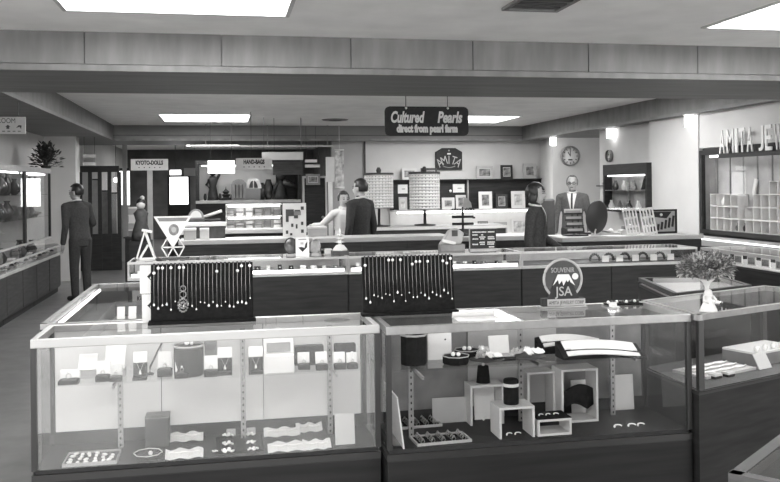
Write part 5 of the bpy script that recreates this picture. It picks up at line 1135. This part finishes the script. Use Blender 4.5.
# display cabinet with figures against a pale back
Yc = 15.0; p, q = ony(196, 207, Yc), ony(300, 165, Yc); w = (q.x-p.x)/2; ox = (p.x+q.x)/2
t = thing('figure_cabinet', 'long open display cabinet with a pale back holding dark figures', 'cabinet', (ox, Yc, 0)); z0, z1 = ony(250, 200, Yc).z, ony(250, 164, Yc).z
MB().box(-w, w*.55, .38, .42, z0, z1).build('pale_back', 'white', t); MB().box(w*.55, w, .38, .42, z0, z1).build('dark_back', 'wood', t); MB().box(-w, w, -.1, .42, z0-.05, z0).build('shelf', 'light_grey', t); MB().box(-w, w, -.1, .42, z1, z1+.06).build('top', 'wood', t)
for xx in (-w, w-.05): MB().box(xx, xx+.05, -.1, .38, z0, z1).build('end_panel', 'wood', t)
MB().box(-w, w, -.05, .42, 0, z0-.05).build('base', 'wood', t); MB().tube([(-w+.1, -.02, z1-.03), (w*.5, -.02, z1-.03)], .012, 6).build('light_tube', 'tube_light', t, True)
def figure(px, s, l, nm='dark_figure'):
    c = ony(px, 195, Yc+.1); t = thing(nm, l, 'figurine', (c.x, Yc+.1, z0)); return t
t = figure(213, 1, 'dark statuette with one arm raised high in the figure cabinet'); MB().lathe([(.10, 0), (.09, .06), (.06, .25), (.09, .36), (.04, .42)], n=12).build('body', 'black', t, True); MB().ell((0, 0, .47), .05, n=10, k=7).build('head', 'black', t, True); MB().tube([(.06, 0, .36), (.11, 0, .44), (.10, 0, .54)], [.03, .025, .018], 7).build('arm', 'black', t, True); MB().tube([(-.06, 0, .36), (-.11, 0, .27), (-.06, -.04, .22)], [.03, .025, .018], 7).build('arm', 'black', t, True)
t = figure(226, 1, 'small dark pointed pagoda in the figure cabinet'); MB().lathe([(.09, 0), (.09, .04), (.05, .05), (.08, .1), (.04, .11), (.06, .15), (.01, .2), (0, .25)], n=8).build('tiers', 'black', t); MB().box(-.1, .1, -.08, .08, 0, .01).build('base', 'wood', t)
t = figure(239, 1, 'dark arched shrine box with lattice in the figure cabinet'); MB().extr([(-.13, 0), (.13, 0), (.13, .28)]+[(.13*math.cos(a), .28+.08*math.sin(a)) for a in (.4, .8, 1.2, 1.57, 2., 2.4, 2.8)]+[(-.13, .28)], -.08, .08).build('body', 'ceramic_dark', t); MB().box(-.09, .09, -.085, -.08, .04, .27).build('lattice', 'grey', t)
for q_ in range(3): MB().box(-.07+.06*q_, -.05+.06*q_, -.09, -.085, .04, .27).build('lattice_bar', 'black', t)
t = figure(253.5, 1, 'white fan-shaped plaque with an arched window in the figure cabinet')
MB().extr([(.14*math.cos(a), .2+.2*math.sin(a)) for a in [math.pi*i/12 for i in range(13)]], -.02, .02).build('fan', 'white', t); MB().extr([(.075*math.cos(a), .21+.13*math.sin(a)) for a in [math.pi*i/12 for i in range(13)]], -.024, -.02).build('window', 'dark_grey', t); MB().box(-.008, .008, -.03, -.024, .21, .34).build('bar', 'white', t); MB().box(-.12, .12, -.05, .05, 0, .2).build('stand', 'ceramic_dark', t)
for px, h, l in [(262, .3, 'slim dark vase beside the fan plaque'), (269, .36, 'tall dark oval vase past the fan plaque'), (220, .12, 'small dark lump figure beside the statuette'), (205, .12, 'low dark bird figure at the cabinet end'), (232, .1, 'low dark bowl beside the arched shrine')]:
    t = figure(px, 1, l+' in the figure cabinet', 'dark_vase'); t.location.y += .14; MB().lathe([(h*.12, 0), (h*.22, h*.25), (h*.24, h*.6), (h*.15, h*.9), (h*.12, h)], n=14).build('body', 'ceramic_dark', t, True); MB().lathe([(h*.16, 0), (h*.17, .012)], n=12).build('foot', 'black', t)
t = figure(281, 1, 'round-headed dark doll with spread sleeves in the figure cabinet'); MB().lathe([(.12, 0), (.1, .1), (.06, .3), (.03, .36)], n=12).build('robe', 'black', t, True); MB().ell((0, 0, .42), .075, n=12, k=8).build('head', 'dark_grey', t, True); MB().tube([(.03, 0, .3), (.15, 0, .27), (.28, 0, .22)], [.07, .05, .02], 7).build('sleeve', 'dark_grey', t, True); MB().tube([(-.03, 0, .3), (-.1, 0, .2), (-.14, 0, .1)], [.06, .04, .02], 7).build('sleeve', 'black', t, True)
for px, l in [(231, 'small dark pot hanging over the arched shrine'), (245, 'small dark pot hanging near the fan plaque')]:
    c = ony(px, 168, Yc+.1); t = thing('hanging_pot', l, 'pot', (c.x, Yc+.1, z1-.07)); MB().lathe([(.03, -.0), (.07, .03), (.06, .06)], n=12).build('pot', 'black', t, True); MB().tube([(0, 0, .05), (0, 0, .075)], .006, 5).build('cord', 'black', t)

# bright glass show block on the counter, patterned board, boxes
Yg = 11.55; p, q = ony(226, 238, Yg), ony(281, 203, Yg); w = (q.x-p.x)/2; H = q.z-1.0
t = thing('glass_show_block', 'bright two-tier glass display block full of pale goods', 'display case', ((p.x+q.x)/2, Yg, 1.0))
for z in (0, H*.48, H-.02): MB().box(-w, w, -.2, .2, z, z+.015).build('tier', 'white', t)
for xx in (-w, w-.012): MB().box(xx, xx+.012, -.2, .2, .015, H*.48).build('end_glass', 'glass', t); MB().box(xx, xx+.012, -.2, .2, H*.48+.015, H-.02).build('end_glass', 'glass', t)
MB().box(-w, w, .19, .2, .015, H-.02).build('back', 'white', t); MB().box(-w+.012, w-.012, -.2, -.195, .015, H*.48).build('front_glass', 'glass', t); MB().box(-w+.012, w-.012, -.2, -.195, H*.48+.015, H-.02).build('front_glass', 'glass', t)
MB().tube([(-w+.03, -.17, H-.035), (w-.03, -.17, H-.035)], .01, 6).build('light_tube', 'tube_light', t, True); MB().tube([(-w+.03, -.17, H*.48-.015), (w-.03, -.17, H*.48-.015)], .01, 6).build('light_tube', 'tube_light', t, True)
for i in range(12):
    sx = p.x+.06+(i % 6)*(2*w-.12)/5; sz = 1.0+(.015 if i < 6 else H*.48+.015); k_ = R.choice(['cream', 'grey', 'white', 'light_grey']); tt = 'lower' if i < 6 else 'upper'
    t = thing('glove_box', '%s gift packet on the %s tier of the glass display block' % (k_.replace('_', ' '), tt), 'box', (sx, Yg-.05, sz), 0, '%s packets on the %s tier' % (k_, tt)); h = R.uniform(.06, .12); MB().box(-.045, .045, -.03, .03, 0, h).build('packet', k_, t); MB().box(-.045, .045, -.032, -.03, h*.4, h*.6).build('band', 'grey', t)
Yp = 10.1; p, q = ony(283, 238, Yp), ony(306, 203, Yp); w, H = (q.x-p.x)/2, q.z-TOP
t = thing('patterned_board', 'white board with dark square pattern standing on the wood counter', 'display board', ((p.x+q.x)/2, Yp, TOP)); MB().box(-w, w, 0, .012, 0, H).build('board', 'white', t); MB().box(-w*.6, w*.6, .012, .12, 0, .01).build('foot', 'white', t)
for (a, b, c_, d) in [(-.75, -.05, .62, .82), (-.75, -.5, .45, .62), (.0, .5, .68, .8), (.55, .8, .8, .9), (-.05, .3, .55, .64), (.55, .75, .35, .45), (-.3, -.1, .3, .4), (.1, .25, .25, .38), (.55, .78, .12, .22), (-.75, -.55, .1, .2), (-.4, -.2, .05, .12)]:
    MB().box(a*w, b*w, -.004, 0, c_*H, d*H).build('dark_square', 'dark_grey', t)
MB().box(-.05*w, .55*w, -.006, -.004, .64*H, .76*H).build('grey_square', 'grey', t)
for a in [(183, 226, 222, 226.5, 10.28, 'white', 'long white flat box on the wood counter left of the glass block', .0), (184, 196, 228, 238, 10.02, 'light_grey', 'pale upright box on the wood counter beside the triangle display', 0), (200, 209, 228, 238, 10.02, 'cream', 'cream upright box on the wood counter beside the triangle display', 0), (308, 326, 226, 237, 10.15, 'light_grey', 'pale flat case beside the patterned board', 0)]:
    p, q = ony(a[0], a[3], a[4]), ony(a[1], a[2], a[4]); zb_ = TOP; w, h = (q.x-p.x)/2, q.z-p.z
    t = thing('counter_box', a[6], 'box', ((p.x+q.x)/2, a[4], TOP)); hh = q.z-TOP
    if a[2] < 223: MB().box(-w, w, -.08, .08, hh-h, hh).build('lid', a[5], t, bevel=.004); MB().box(-w*.96, w*.96, -.07, .07, 0, hh-h).build('body', 'dark_grey', t)
    else: MB().box(-w, w, -.05, .05, 0, hh*.8).build('body', a[5], t, bevel=.004); MB().box(-w*1.03, w*1.03, -.053, .053, hh*.8, hh).build('lid', 'white', t, bevel=.003)
c = ony(196, 221, 11.5); k_ = m(c, 1); t = thing('mantel_clock', 'round-topped pale mantel clock on the gift box counter', 'clock', (c.x, 11.5, 1.0)); r_ = 8*k_; zz = max(ony(196, 219, 11.5).z-1.0, .02)
MB().box(-r_, r_, -.05, .05, 0, zz).build('base', 'dark_grey', t); MB().extr([(r_*math.cos(a), zz+r_*1.25*math.sin(a)) for a in [math.pi*i/14 for i in range(15)]], -.04, .04).build('case', 'grey', t); MB().extr([(r_*.7*math.cos(a), zz+.02+r_*.85*math.sin(a)) for a in [math.pi*i/14 for i in range(15)]], -.045, -.04).build('dial', 'cream', t)
c = ony(213, 220, 11.72); t = thing('white_roll', 'white paper roll leaning up on a dark box', 'paper', (c.x, 11.76, 1.0)); MB().box(-.12, .10, -.06, .06, 0, .13).build('box', 'wood', t); MB().tube([(-.13, 0, .16), (.12, 0, .24)], .022, 10).build('roll', 'white', t, True)
# doorway group right of the figure cabinet
Yd = 16.75
p, q = ony(305, 240, Yd), ony(325, 178, Yd); t = thing('display_door', 'dark timber door with pale frame beyond the couple', 'door', ((p.x+q.x)/2, Yd, 0)); w = (q.x-p.x)/2; H = q.z
MB().box(-w, w, 0, .04, 0, H).build('panel', 'wood', t)
for xx in (-w-.04, w): MB().box(xx, xx+.04, -.02, .05, 0, H+.04).build('jamb', 'wall_grey', t)
MB().box(-w, w, -.02, .05, H, H+.04).build('head', 'wall_grey', t); MB().ell((w*.75, -.03, .95), .03, n=8, k=6).build('knob', 'steel', t, True)
for a in [(305, 317, 159.5, 162.5, 'short pale strip board over the timber door, upper'), (305, 320, 164.5, 167.5, 'short pale strip board over the timber door, lower')]: board_sign(a[4], a[0], a[1], a[2], a[3], Yd-.1+(a[2]-162)*.02, 'cream', [], cords=[-.8, .8], name='strip_sign')
pframe(306, 320, 174, 185, Yd-.08, None, 'grey', 'picture', 'grey framed picture hanging over the timber door', name='door_picture')
p, q = ony(326, 182, 16.3), ony(334.5, 157, 16.3); t = thing('pale_banner', 'tall pale banner board on a white post beside the saleswoman in white', 'sign', ((p.x+q.x)/2, 16.3, 0)); w = (q.x-p.x)/2; MB().box(-w, w, -.01, .01, p.z, q.z).build('board', 'cream', t); MB().box(-w*.5, w*.5, .01, .05, 0, p.z+.05).build('post', 'white', t); MB().box(-.15, .15, -.1, .15, 0, .02).build('foot', 'wood', t)
p, q = ony(335.5, 189, 16.4), ony(343.5, 150, 16.4); t = thing('scroll_strip', 'tall grey picture strip hung from the ceiling rail', 'hanging scroll', ((p.x+q.x)/2, 16.4, p.z)); w = (q.x-p.x)/2; H = q.z-p.z; MB().box(-w, w, -.008, .008, .04, H).build('scroll', 'picture_light', t); MB().tube([(-w*1.1, 0, .02), (w*1.1, 0, .02)], .025, 8).build('lower_rod', 'cream', t, True); MB().tube([(-w*1.1, 0, H), (w*1.1, 0, H)], .015, 8).build('upper_rod', 'cream', t, True); MB().tube([(0, 0, H), (0, 0, ZC-p.z)], .006, 5).build('cord', 'cream', t)
c0, c1 = ony(190, 147, 16.4), ony(343, 145.5, 16.4); t = thing('ceiling_rail', 'thin pale ceiling rail before the second cross beam', 'rail', ((c0.x+c1.x)/2, 16.5, c0.z)); w = (c1.x-c0.x)/2; MB().box(-w, w, -.02, .02, 0, .035).build('rail', 'light_grey', t)
for s_ in (-.8, 0, .8): MB().box(w*s_-.01, w*s_+.01, -.01, .01, .035, ZC-c0.z).build('hanger', 'grey', t)
# ------------------------------------------------------------------ people
import numpy as np
class Body:
    def __init__(s): s.mb = MB(); s.e = []
    def ell(s, c, rx, ry, rz, mi, n=16, k=12):
        s.mb.ell(tuple(c), rx, ry, rz, n, k); s.e.append((*c, rx, ry, rz, mi))
    def limb(s, pts, rs, mi):
        pts = [Vector(p) for p in pts]
        for i in range(len(pts)-1):
            a, b = pts[i], pts[i+1]; L = (b-a).length; n = max(2, int(L/(min(rs[i], rs[i+1])*.6)))
            s.mb.tube([a, b], [rs[i], rs[i+1]], 14)
            for j in range(n+1): u = j/n; r = rs[i]+(rs[i+1]-rs[i])*u; p = a.lerp(b, u); s.e.append((p.x, p.y, p.z, r, r, r, mi))
        for p, r in zip(pts, rs): s.mb.ell(tuple(p), r, r, r, 14, 10)
    def loft(s, rings, mi, n=24):
        s.mb.v, base = s.mb.v, len(s.mb.v); vs_ = []; k = len(rings)
        for (z, rx, ry, cx, cy) in rings: vs_ += [(cx+rx*math.cos(2*math.pi*j/n), cy+ry*math.sin(2*math.pi*j/n)*(1-.12*abs(math.cos(2*math.pi*j/n))), z) for j in range(n)]
        fs = [(i*n+j, i*n+(j+1) % n, (i+1)*n+(j+1) % n, (i+1)*n+j) for i in range(k-1) for j in range(n)]+[tuple(range(n))[::-1], tuple(range((k-1)*n, k*n))]
        s.mb.add(vs_, fs)
        for i in range(k-1):
            for u in (0, .5): a, b = rings[i], rings[i+1]; q = [a[t]+(b[t]-a[t])*u for t in range(5)]; s.e.append((q[3], q[4], q[0], q[1], q[2], .06, mi))
    def finish(s, mats, parent, voxel=.009):
        o = s.mb.build('body', 'skin', None)
        md = o.modifiers.new('remesh', 'REMESH'); md.mode = 'VOXEL'; md.voxel_size = voxel
        sm = o.modifiers.new('smooth', 'SMOOTH'); sm.iterations = 3; sm.factor = .5
        bpy.context.view_layer.update()
        me = bpy.data.meshes.new_from_object(o.evaluated_get(bpy.context.evaluated_depsgraph_get()))
        o.modifiers.clear(); o.data = me; me.materials.clear()
        for q in mats: me.materials.append(MATS[q])
        N = len(me.polygons); C = np.empty(N*3); me.polygons.foreach_get('center', C); C = C.reshape(-1, 3)
        best = np.full(N, 1e9); idx = np.zeros(N, dtype=np.int32)
        for (x, y, z, rx, ry, rz, mi) in s.e:
            d = (np.sqrt(((C-(x, y, z))/(rx, ry, rz))**2 @ np.ones(3))-1)*min(rx, ry, rz)
            w = d < best; best[w] = d[w]; idx[w] = mi
        me.polygons.foreach_set('material_index', idx); me.polygons.foreach_set('use_smooth', [True]*N)
        o.parent = parent; return o
def hand(B, wr, dirv, up, side, mi, curl=.35, s=1.):
    d = Vector(dirv).normalized(); u = Vector(up).normalized(); a = d.cross(u).normalized()*side   # a: towards the thumb
    wr = Vector(wr); palm = wr+d*.045*s
    B.limb([wr, palm+d*.03*s], [.024*s, .030*s], mi); B.limb([palm-a*.018*s, palm+a*.018*s+d*.02*s], [.022*s, .022*s], mi)
    for i, L in enumerate((.066, .075, .070, .054)):
        off = (1.5-i)*.0235*s; spread = (1.5-i)*.12
        p = palm+d*.035*s+a*off; d1 = (d+a*spread-u*curl*.5).normalized(); d2 = (d+a*spread-u*curl*1.6).normalized()
        q = p+d1*L*.5*s; B.limb([p, q, q+d2*L*.55*s], [.0092*s, .0085*s, .0072*s], mi)
    p = palm+a*.026*s-d*.02*s; q = p+(a*.7+d*.6-u*.2)*.035*s; B.limb([p, q, q+(d*.9+a*.25-u*.25)*.03*s], [.0115*s, .0102*s, .0085*s], mi)
def person(label, loc, rz, H, mats, arms, female=False, headyaw=0., lean=(0, 0), hair='short', hairmat='hair', skirt=False, glasses=False, lapel=True, tie=False, group=None):
    # mats: skin, top, lower, shoe ; front is -y
    t = thing('person', label, 'person', loc, rz); k = H/1.70; B = Body(); V = lambda x, y, z: Vector((x*k, y*k, z*k))
    lx, ly = lean; sw = .165 if female else .185
    bx = lambda z: lx*max(0, z-.9)/.6; by = lambda z: ly*max(0, z-.9)/.6
    tor = [(.80, .150, .105), (.92, .165, .118), (1.02, .150 if female else .158, .108), (1.12, .135 if female else .155, .105), (1.25, .155 if female else .172, .120), (1.36, .165 if female else .185, .112), (1.415, .13, .085), (1.455, .07, .062)]
    B.loft([(z*k, rx*k, ry*k, bx(z)*k, by(z)*k) for z, rx, ry in tor], 1)
    for s_ in (-1, 1):
        if skirt:
            B.limb([V(s_*.07, 0, .5), V(s_*.07, .01, .25), V(s_*.07, .02, .09)], [.055*k, .05*k, .035*k], 0)
        else: B.limb([V(s_*.085, 0, .88), V(s_*.095, -.01, .50), V(s_*.10, .02, .10)], [.092*k, .068*k, .055*k], 2)
        B.limb([V(s_*.10, .03, .045), V(s_*.105, -.13, .035)], [.045*k, .036*k], 3)
    if skirt: B.loft([(z*k, rx*k, ry*k, 0, 0) for z, rx, ry in ((.42, .19, .15), (.6, .18, .14), (.85, .165, .12))], 2)
    hb = Vector((lx, ly, 0)); hc = V(lx, ly-.012, 1.585); 
    B.limb([V(lx*.9, ly*.9+.01, 1.40), V(lx, ly+.002, 1.50)], [.058*k, .052*k], 0)
    Rz = Matrix.Rotation(headyaw, 3, 'Z'); hp = lambda x, y, z: hc+Rz @ Vector((x*k, y*k, z*k))
    B.ell(hp(0, .012, .02), .076*k, .094*k, .098*k, 0); B.ell(hp(0, -.018, -.035), .062*k, .070*k, .078*k, 0); B.ell(hp(0, -.05, -.082), .030*k, .026*k, .024*k, 0)
    B.limb([hp(0, -.082, .012), hp(0, -.100, -.022)], [.009*k, .014*k], 0)
    for s_ in (-1, 1): B.ell(hp(s_*.076, .01, -.01), .010*k, .018*k, .030*k, 0)
    for s_, (el, wr, hd, up) in zip((-1, 1), arms):
        sh = V(s_*sw+lx*.85, ly*.85, 1.375); el = V(*el); wr = V(*wr)
        B.limb([V(s_*.10+lx*.85, ly*.85, 1.39), sh], [.066*k, .062*k], 1); B.limb([sh, el, wr], [.060*k, .050*k, .040*k], 1)
        dv = Vector(hd); B.limb([wr, wr+dv.normalized()*.02*k], [.030*k, .028*k], 0)
        hand(B, wr+dv.normalized()*.015*k, hd, up, s_ if True else 1, 0, s=k*(.9 if female else 1.))
    B.finish(mats, t)
    # hair shell
    mb = MB(); N, K = 26, 16; vs_ = []; keep = []
    rx, ry, rzz = .083*k, .103*k, .108*k
    for i in range(K+1):
        th = math.pi*i/K
        for j in range(N):
            a = 2*math.pi*j/N; w_ = 1+.03*math.sin(a*7+i*2.); p = Vector((rx*w_*math.sin(th)*math.cos(a), ry*w_*math.sin(th)*math.sin(a)+.014*k, rzz*w_*math.cos(th)+.022*k)); vs_.append(tuple(hc+Rz @ p))
    fs = []
    for i in range(K):
        for j in range(N):
            a = 2*math.pi*(j+.5)/N; th = math.pi*(i+.5)/K; fr = -math.sin(a)*math.sin(th); zc = math.cos(th); side = abs(math.cos(a))
            if hair == 'bob': ok = zc > .34+.18*math.sin(a*5) or (fr < .36 and zc > -.62)
            elif hair == 'up': ok = zc > .58 or (fr < .25 and zc > -.35)
            elif hair == 'receding': ok = (zc > .78) or (fr < .12 and zc > -.30) 
            else: ok = zc > .50 or (fr < .22 and zc > (-.55 if fr < -.3 else -.05))
            if ok: fs.append((i*N+j, i*N+(j+1) % N, (i+1)*N+(j+1) % N, (i+1)*N+j))
    mb.add(vs_, fs); o = mb.build('hair', hairmat, t, True); so = o.modifiers.new('thick', 'SOLIDIFY'); so.thickness = .014*k; so.offset = 0
    if hair == 'bob':
        for s_ in (-1, 1):
            o = MB().ell((0, 0, 0), .020*k, .055*k, .065*k, 10, 8).build('hair_side', hairmat, t, True); o.location = hp(s_*.078, .025, -.045); o.rotation_euler = (0, 0, headyaw)
    if hair == 'up': o = MB().ell((0, 0, 0), .06*k, .05*k, .05*k, 10, 8).build('hair_bun', hairmat, t, True); o.location = hp(0, .07, .08)
    # face
    for s_ in (-1, 1):
        o = MB().ell((0, 0, 0), .013*k, .006*k, .006*k, 8, 6).build('eye', 'black', t, True); o.location = hp(s_*.031, -.080, .006); o.rotation_euler = (0, 0, headyaw)
        o = MB().tube([(-.017*k, .004*k, -.002*k), (0, -.003*k, .003*k), (.017*k, .004*k, -.002*k)], .0034*k, 5).build('eyebrow', hairmat, t, True); o.location = hp(s_*.032, -.082, .028); o.rotation_euler = (0, 0, headyaw)
        if glasses:
            o = MB().tube([(.024*k*math.cos(a), 0, .018*k*math.sin(a)) for a in [2*math.pi*q/14 for q in range(14)]], .0035*k, 5, True).build('eyeglass_rim', 'black', t, True); o.location = hp(s_*.032, -.098, .004); o.rotation_euler = (0, 0, headyaw)
            MB().tube([hp(s_*.056, -.095, .008), hp(s_*.080, .01, .008)], .003*k, 5).build('eyeglass_arm', 'black', t, True)
    if glasses: MB().tube([hp(-.010, -.099, .006), hp(.010, -.099, .006)], .003*k, 5).build('eyeglass_bridge', 'black', t, True)
    o = MB().ell((0, 0, 0), .022*k, .006*k, .006*k, 8, 6).build('mouth', 'dark_grey', t, True); o.location = hp(0, -.084, -.058); o.rotation_euler = (0, 0, headyaw)
    # shirt front, lapels
    def front(z):
        for (a, b) in zip(tor, tor[1:]):
            if a[0] <= z <= b[0]: u = (z-a[0])/(b[0]-a[0]); return -(a[2]+(b[2]-a[2])*u)+by(z)
        return -.06+by(z)
    if lapel:
        def strip(zs, x0f, x1f, off, nm, mt):
            mb = MB(); vs_ = []
            for z in zs:
                for xf in (x0f(z), x1f(z)): vs_.append(((xf+bx(z))*k, (front(z)*math.sqrt(max(0, 1-(xf/.19)**2))-off)*k, z*k))
            n = len(zs); vs_ += [(x, y+.012*k, z) for x, y, z in vs_]
            fs = [(2*i, 2*i+1, 2*i+3, 2*i+2) for i in range(n-1)]; fs += [tuple(j+2*n for j in f[::-1]) for f in fs]; fs += [(2*i, 2*i+2, 2*n+2*i+2, 2*n+2*i) for i in range(n-1)]+[(2*i+1, 2*n+2*i+1, 2*n+2*i+3, 2*i+3) for i in range(n-1)]
            mb.add(vs_, fs).build(nm, mt, t)
        zs = [1.10+.034*i for i in range(11)]; half = lambda z: .004+(z-1.10)*(.06 if female else .20)
        strip(zs, lambda z: -half(z), lambda z: half(z), .004, 'shirt_front', 'shirt')
        for s_ in (-1, 1): strip(zs, lambda z: s_*half(z) if s_ > 0 else -half(z)-.035, lambda z: half(z)+.035 if s_ > 0 else -half(z), .009, 'lapel', mats[1])
        if tie: strip(zs, lambda z: -.014, lambda z: .014, .010, 'tie', 'suit_dark')
    mb = MB(); mb.tube([hb*k+Vector((.064*k*math.cos(a), (.062*math.sin(a)+.004)*k, (1.462+.012*math.sin(a))*k)) for a in [2*math.pi*q/18 for q in range(18)]], .014*k, 6, True); mb.build('collar', 'shirt', t, True)
    return t
down = lambda s_, f=0.: ((s_*.245, .02, 1.10), (s_*.255, -.03-f, .86), (0, -.15, -1), (-s_*1, 0, 0))
person('man in a dark jacket and dark trousers, standing turned to the wall showcases', (-1.98, 12.5, 0), math.radians(-140), 1.62, ['skin', 'suit_dark', 'trousers', 'black'], [((-.25, -.06, 1.12), (-.17, -.26, 1.02), (.2, -1, -.1), (0, 0, 1)), down(1)], headyaw=.5, lean=(0., -.10), lapel=False)
person('man in a black suit with short dark hair, seen from behind at the counter', (1.69, 10.62, 0), math.radians(-140), 1.635, ['skin', 'suit_black', 'trousers', 'black'], [down(-1), down(1)], headyaw=.15)
person('woman in a white blouse leaning an arm to the counter, facing the suited man', (1.535, 11.08, 0), .25, 1.48, ['skin', 'shirt', 'suit_dark', 'black'], [((-.33, .06, 1.20), (-.35, .33, 1.195), (-.35, 1, -.08), (0, 0, 1)), down(1)], female=True, hair='up', skirt=True, lapel=False, lean=(-.02, -.06))
person('woman in a dark blazer with a black bob, standing behind the aisle counter', (3.10, 8.18, 0), math.radians(55), 1.56, ['skin', 'suit_dark', 'suit_dark', 'black'], [down(-1), ((.23, -.02, 1.10), (.18, -.22, .98), (-.2, -1, -.3), (0, 0, 1))], female=True, hair='bob', skirt=True)
person('older man in a grey suit, tie and eyeglasses standing before the white wall', (5.11, 11.95, 0), math.radians(-28), 1.67, ['skin', 'suit_grey', 'trousers', 'black'], [down(-1), down(1)], hair='receding', hairmat='hair_grey', glasses=True, tie=True)
# dark chair back beside the saleswoman
c = Vector((ony(547, 230, 10.6).x, 10.6, 0)); t = thing('office_chair', 'dark chair with a tall rounded back between saleswoman and older man', 'chair', c)
MB().box(-.11, .11, -.03, .03, .62, 1.36).build('backrest', 'dark_grey', t, bevel=.025); MB().box(-.2, .2, -.42, -.02, .44, .50).build('seat', 'dark_grey', t, bevel=.02); MB().box(-.03, .03, -.01, .02, .46, .7).build('back_bracket', 'dark_metal', t)
for a, b in ((-.17, -.38), (.17, -.38), (-.17, -.05), (.17, -.05)): MB().box(a-.015, a+.015, b-.015, b+.015, 0, .44).build('leg', 'dark_metal', t)
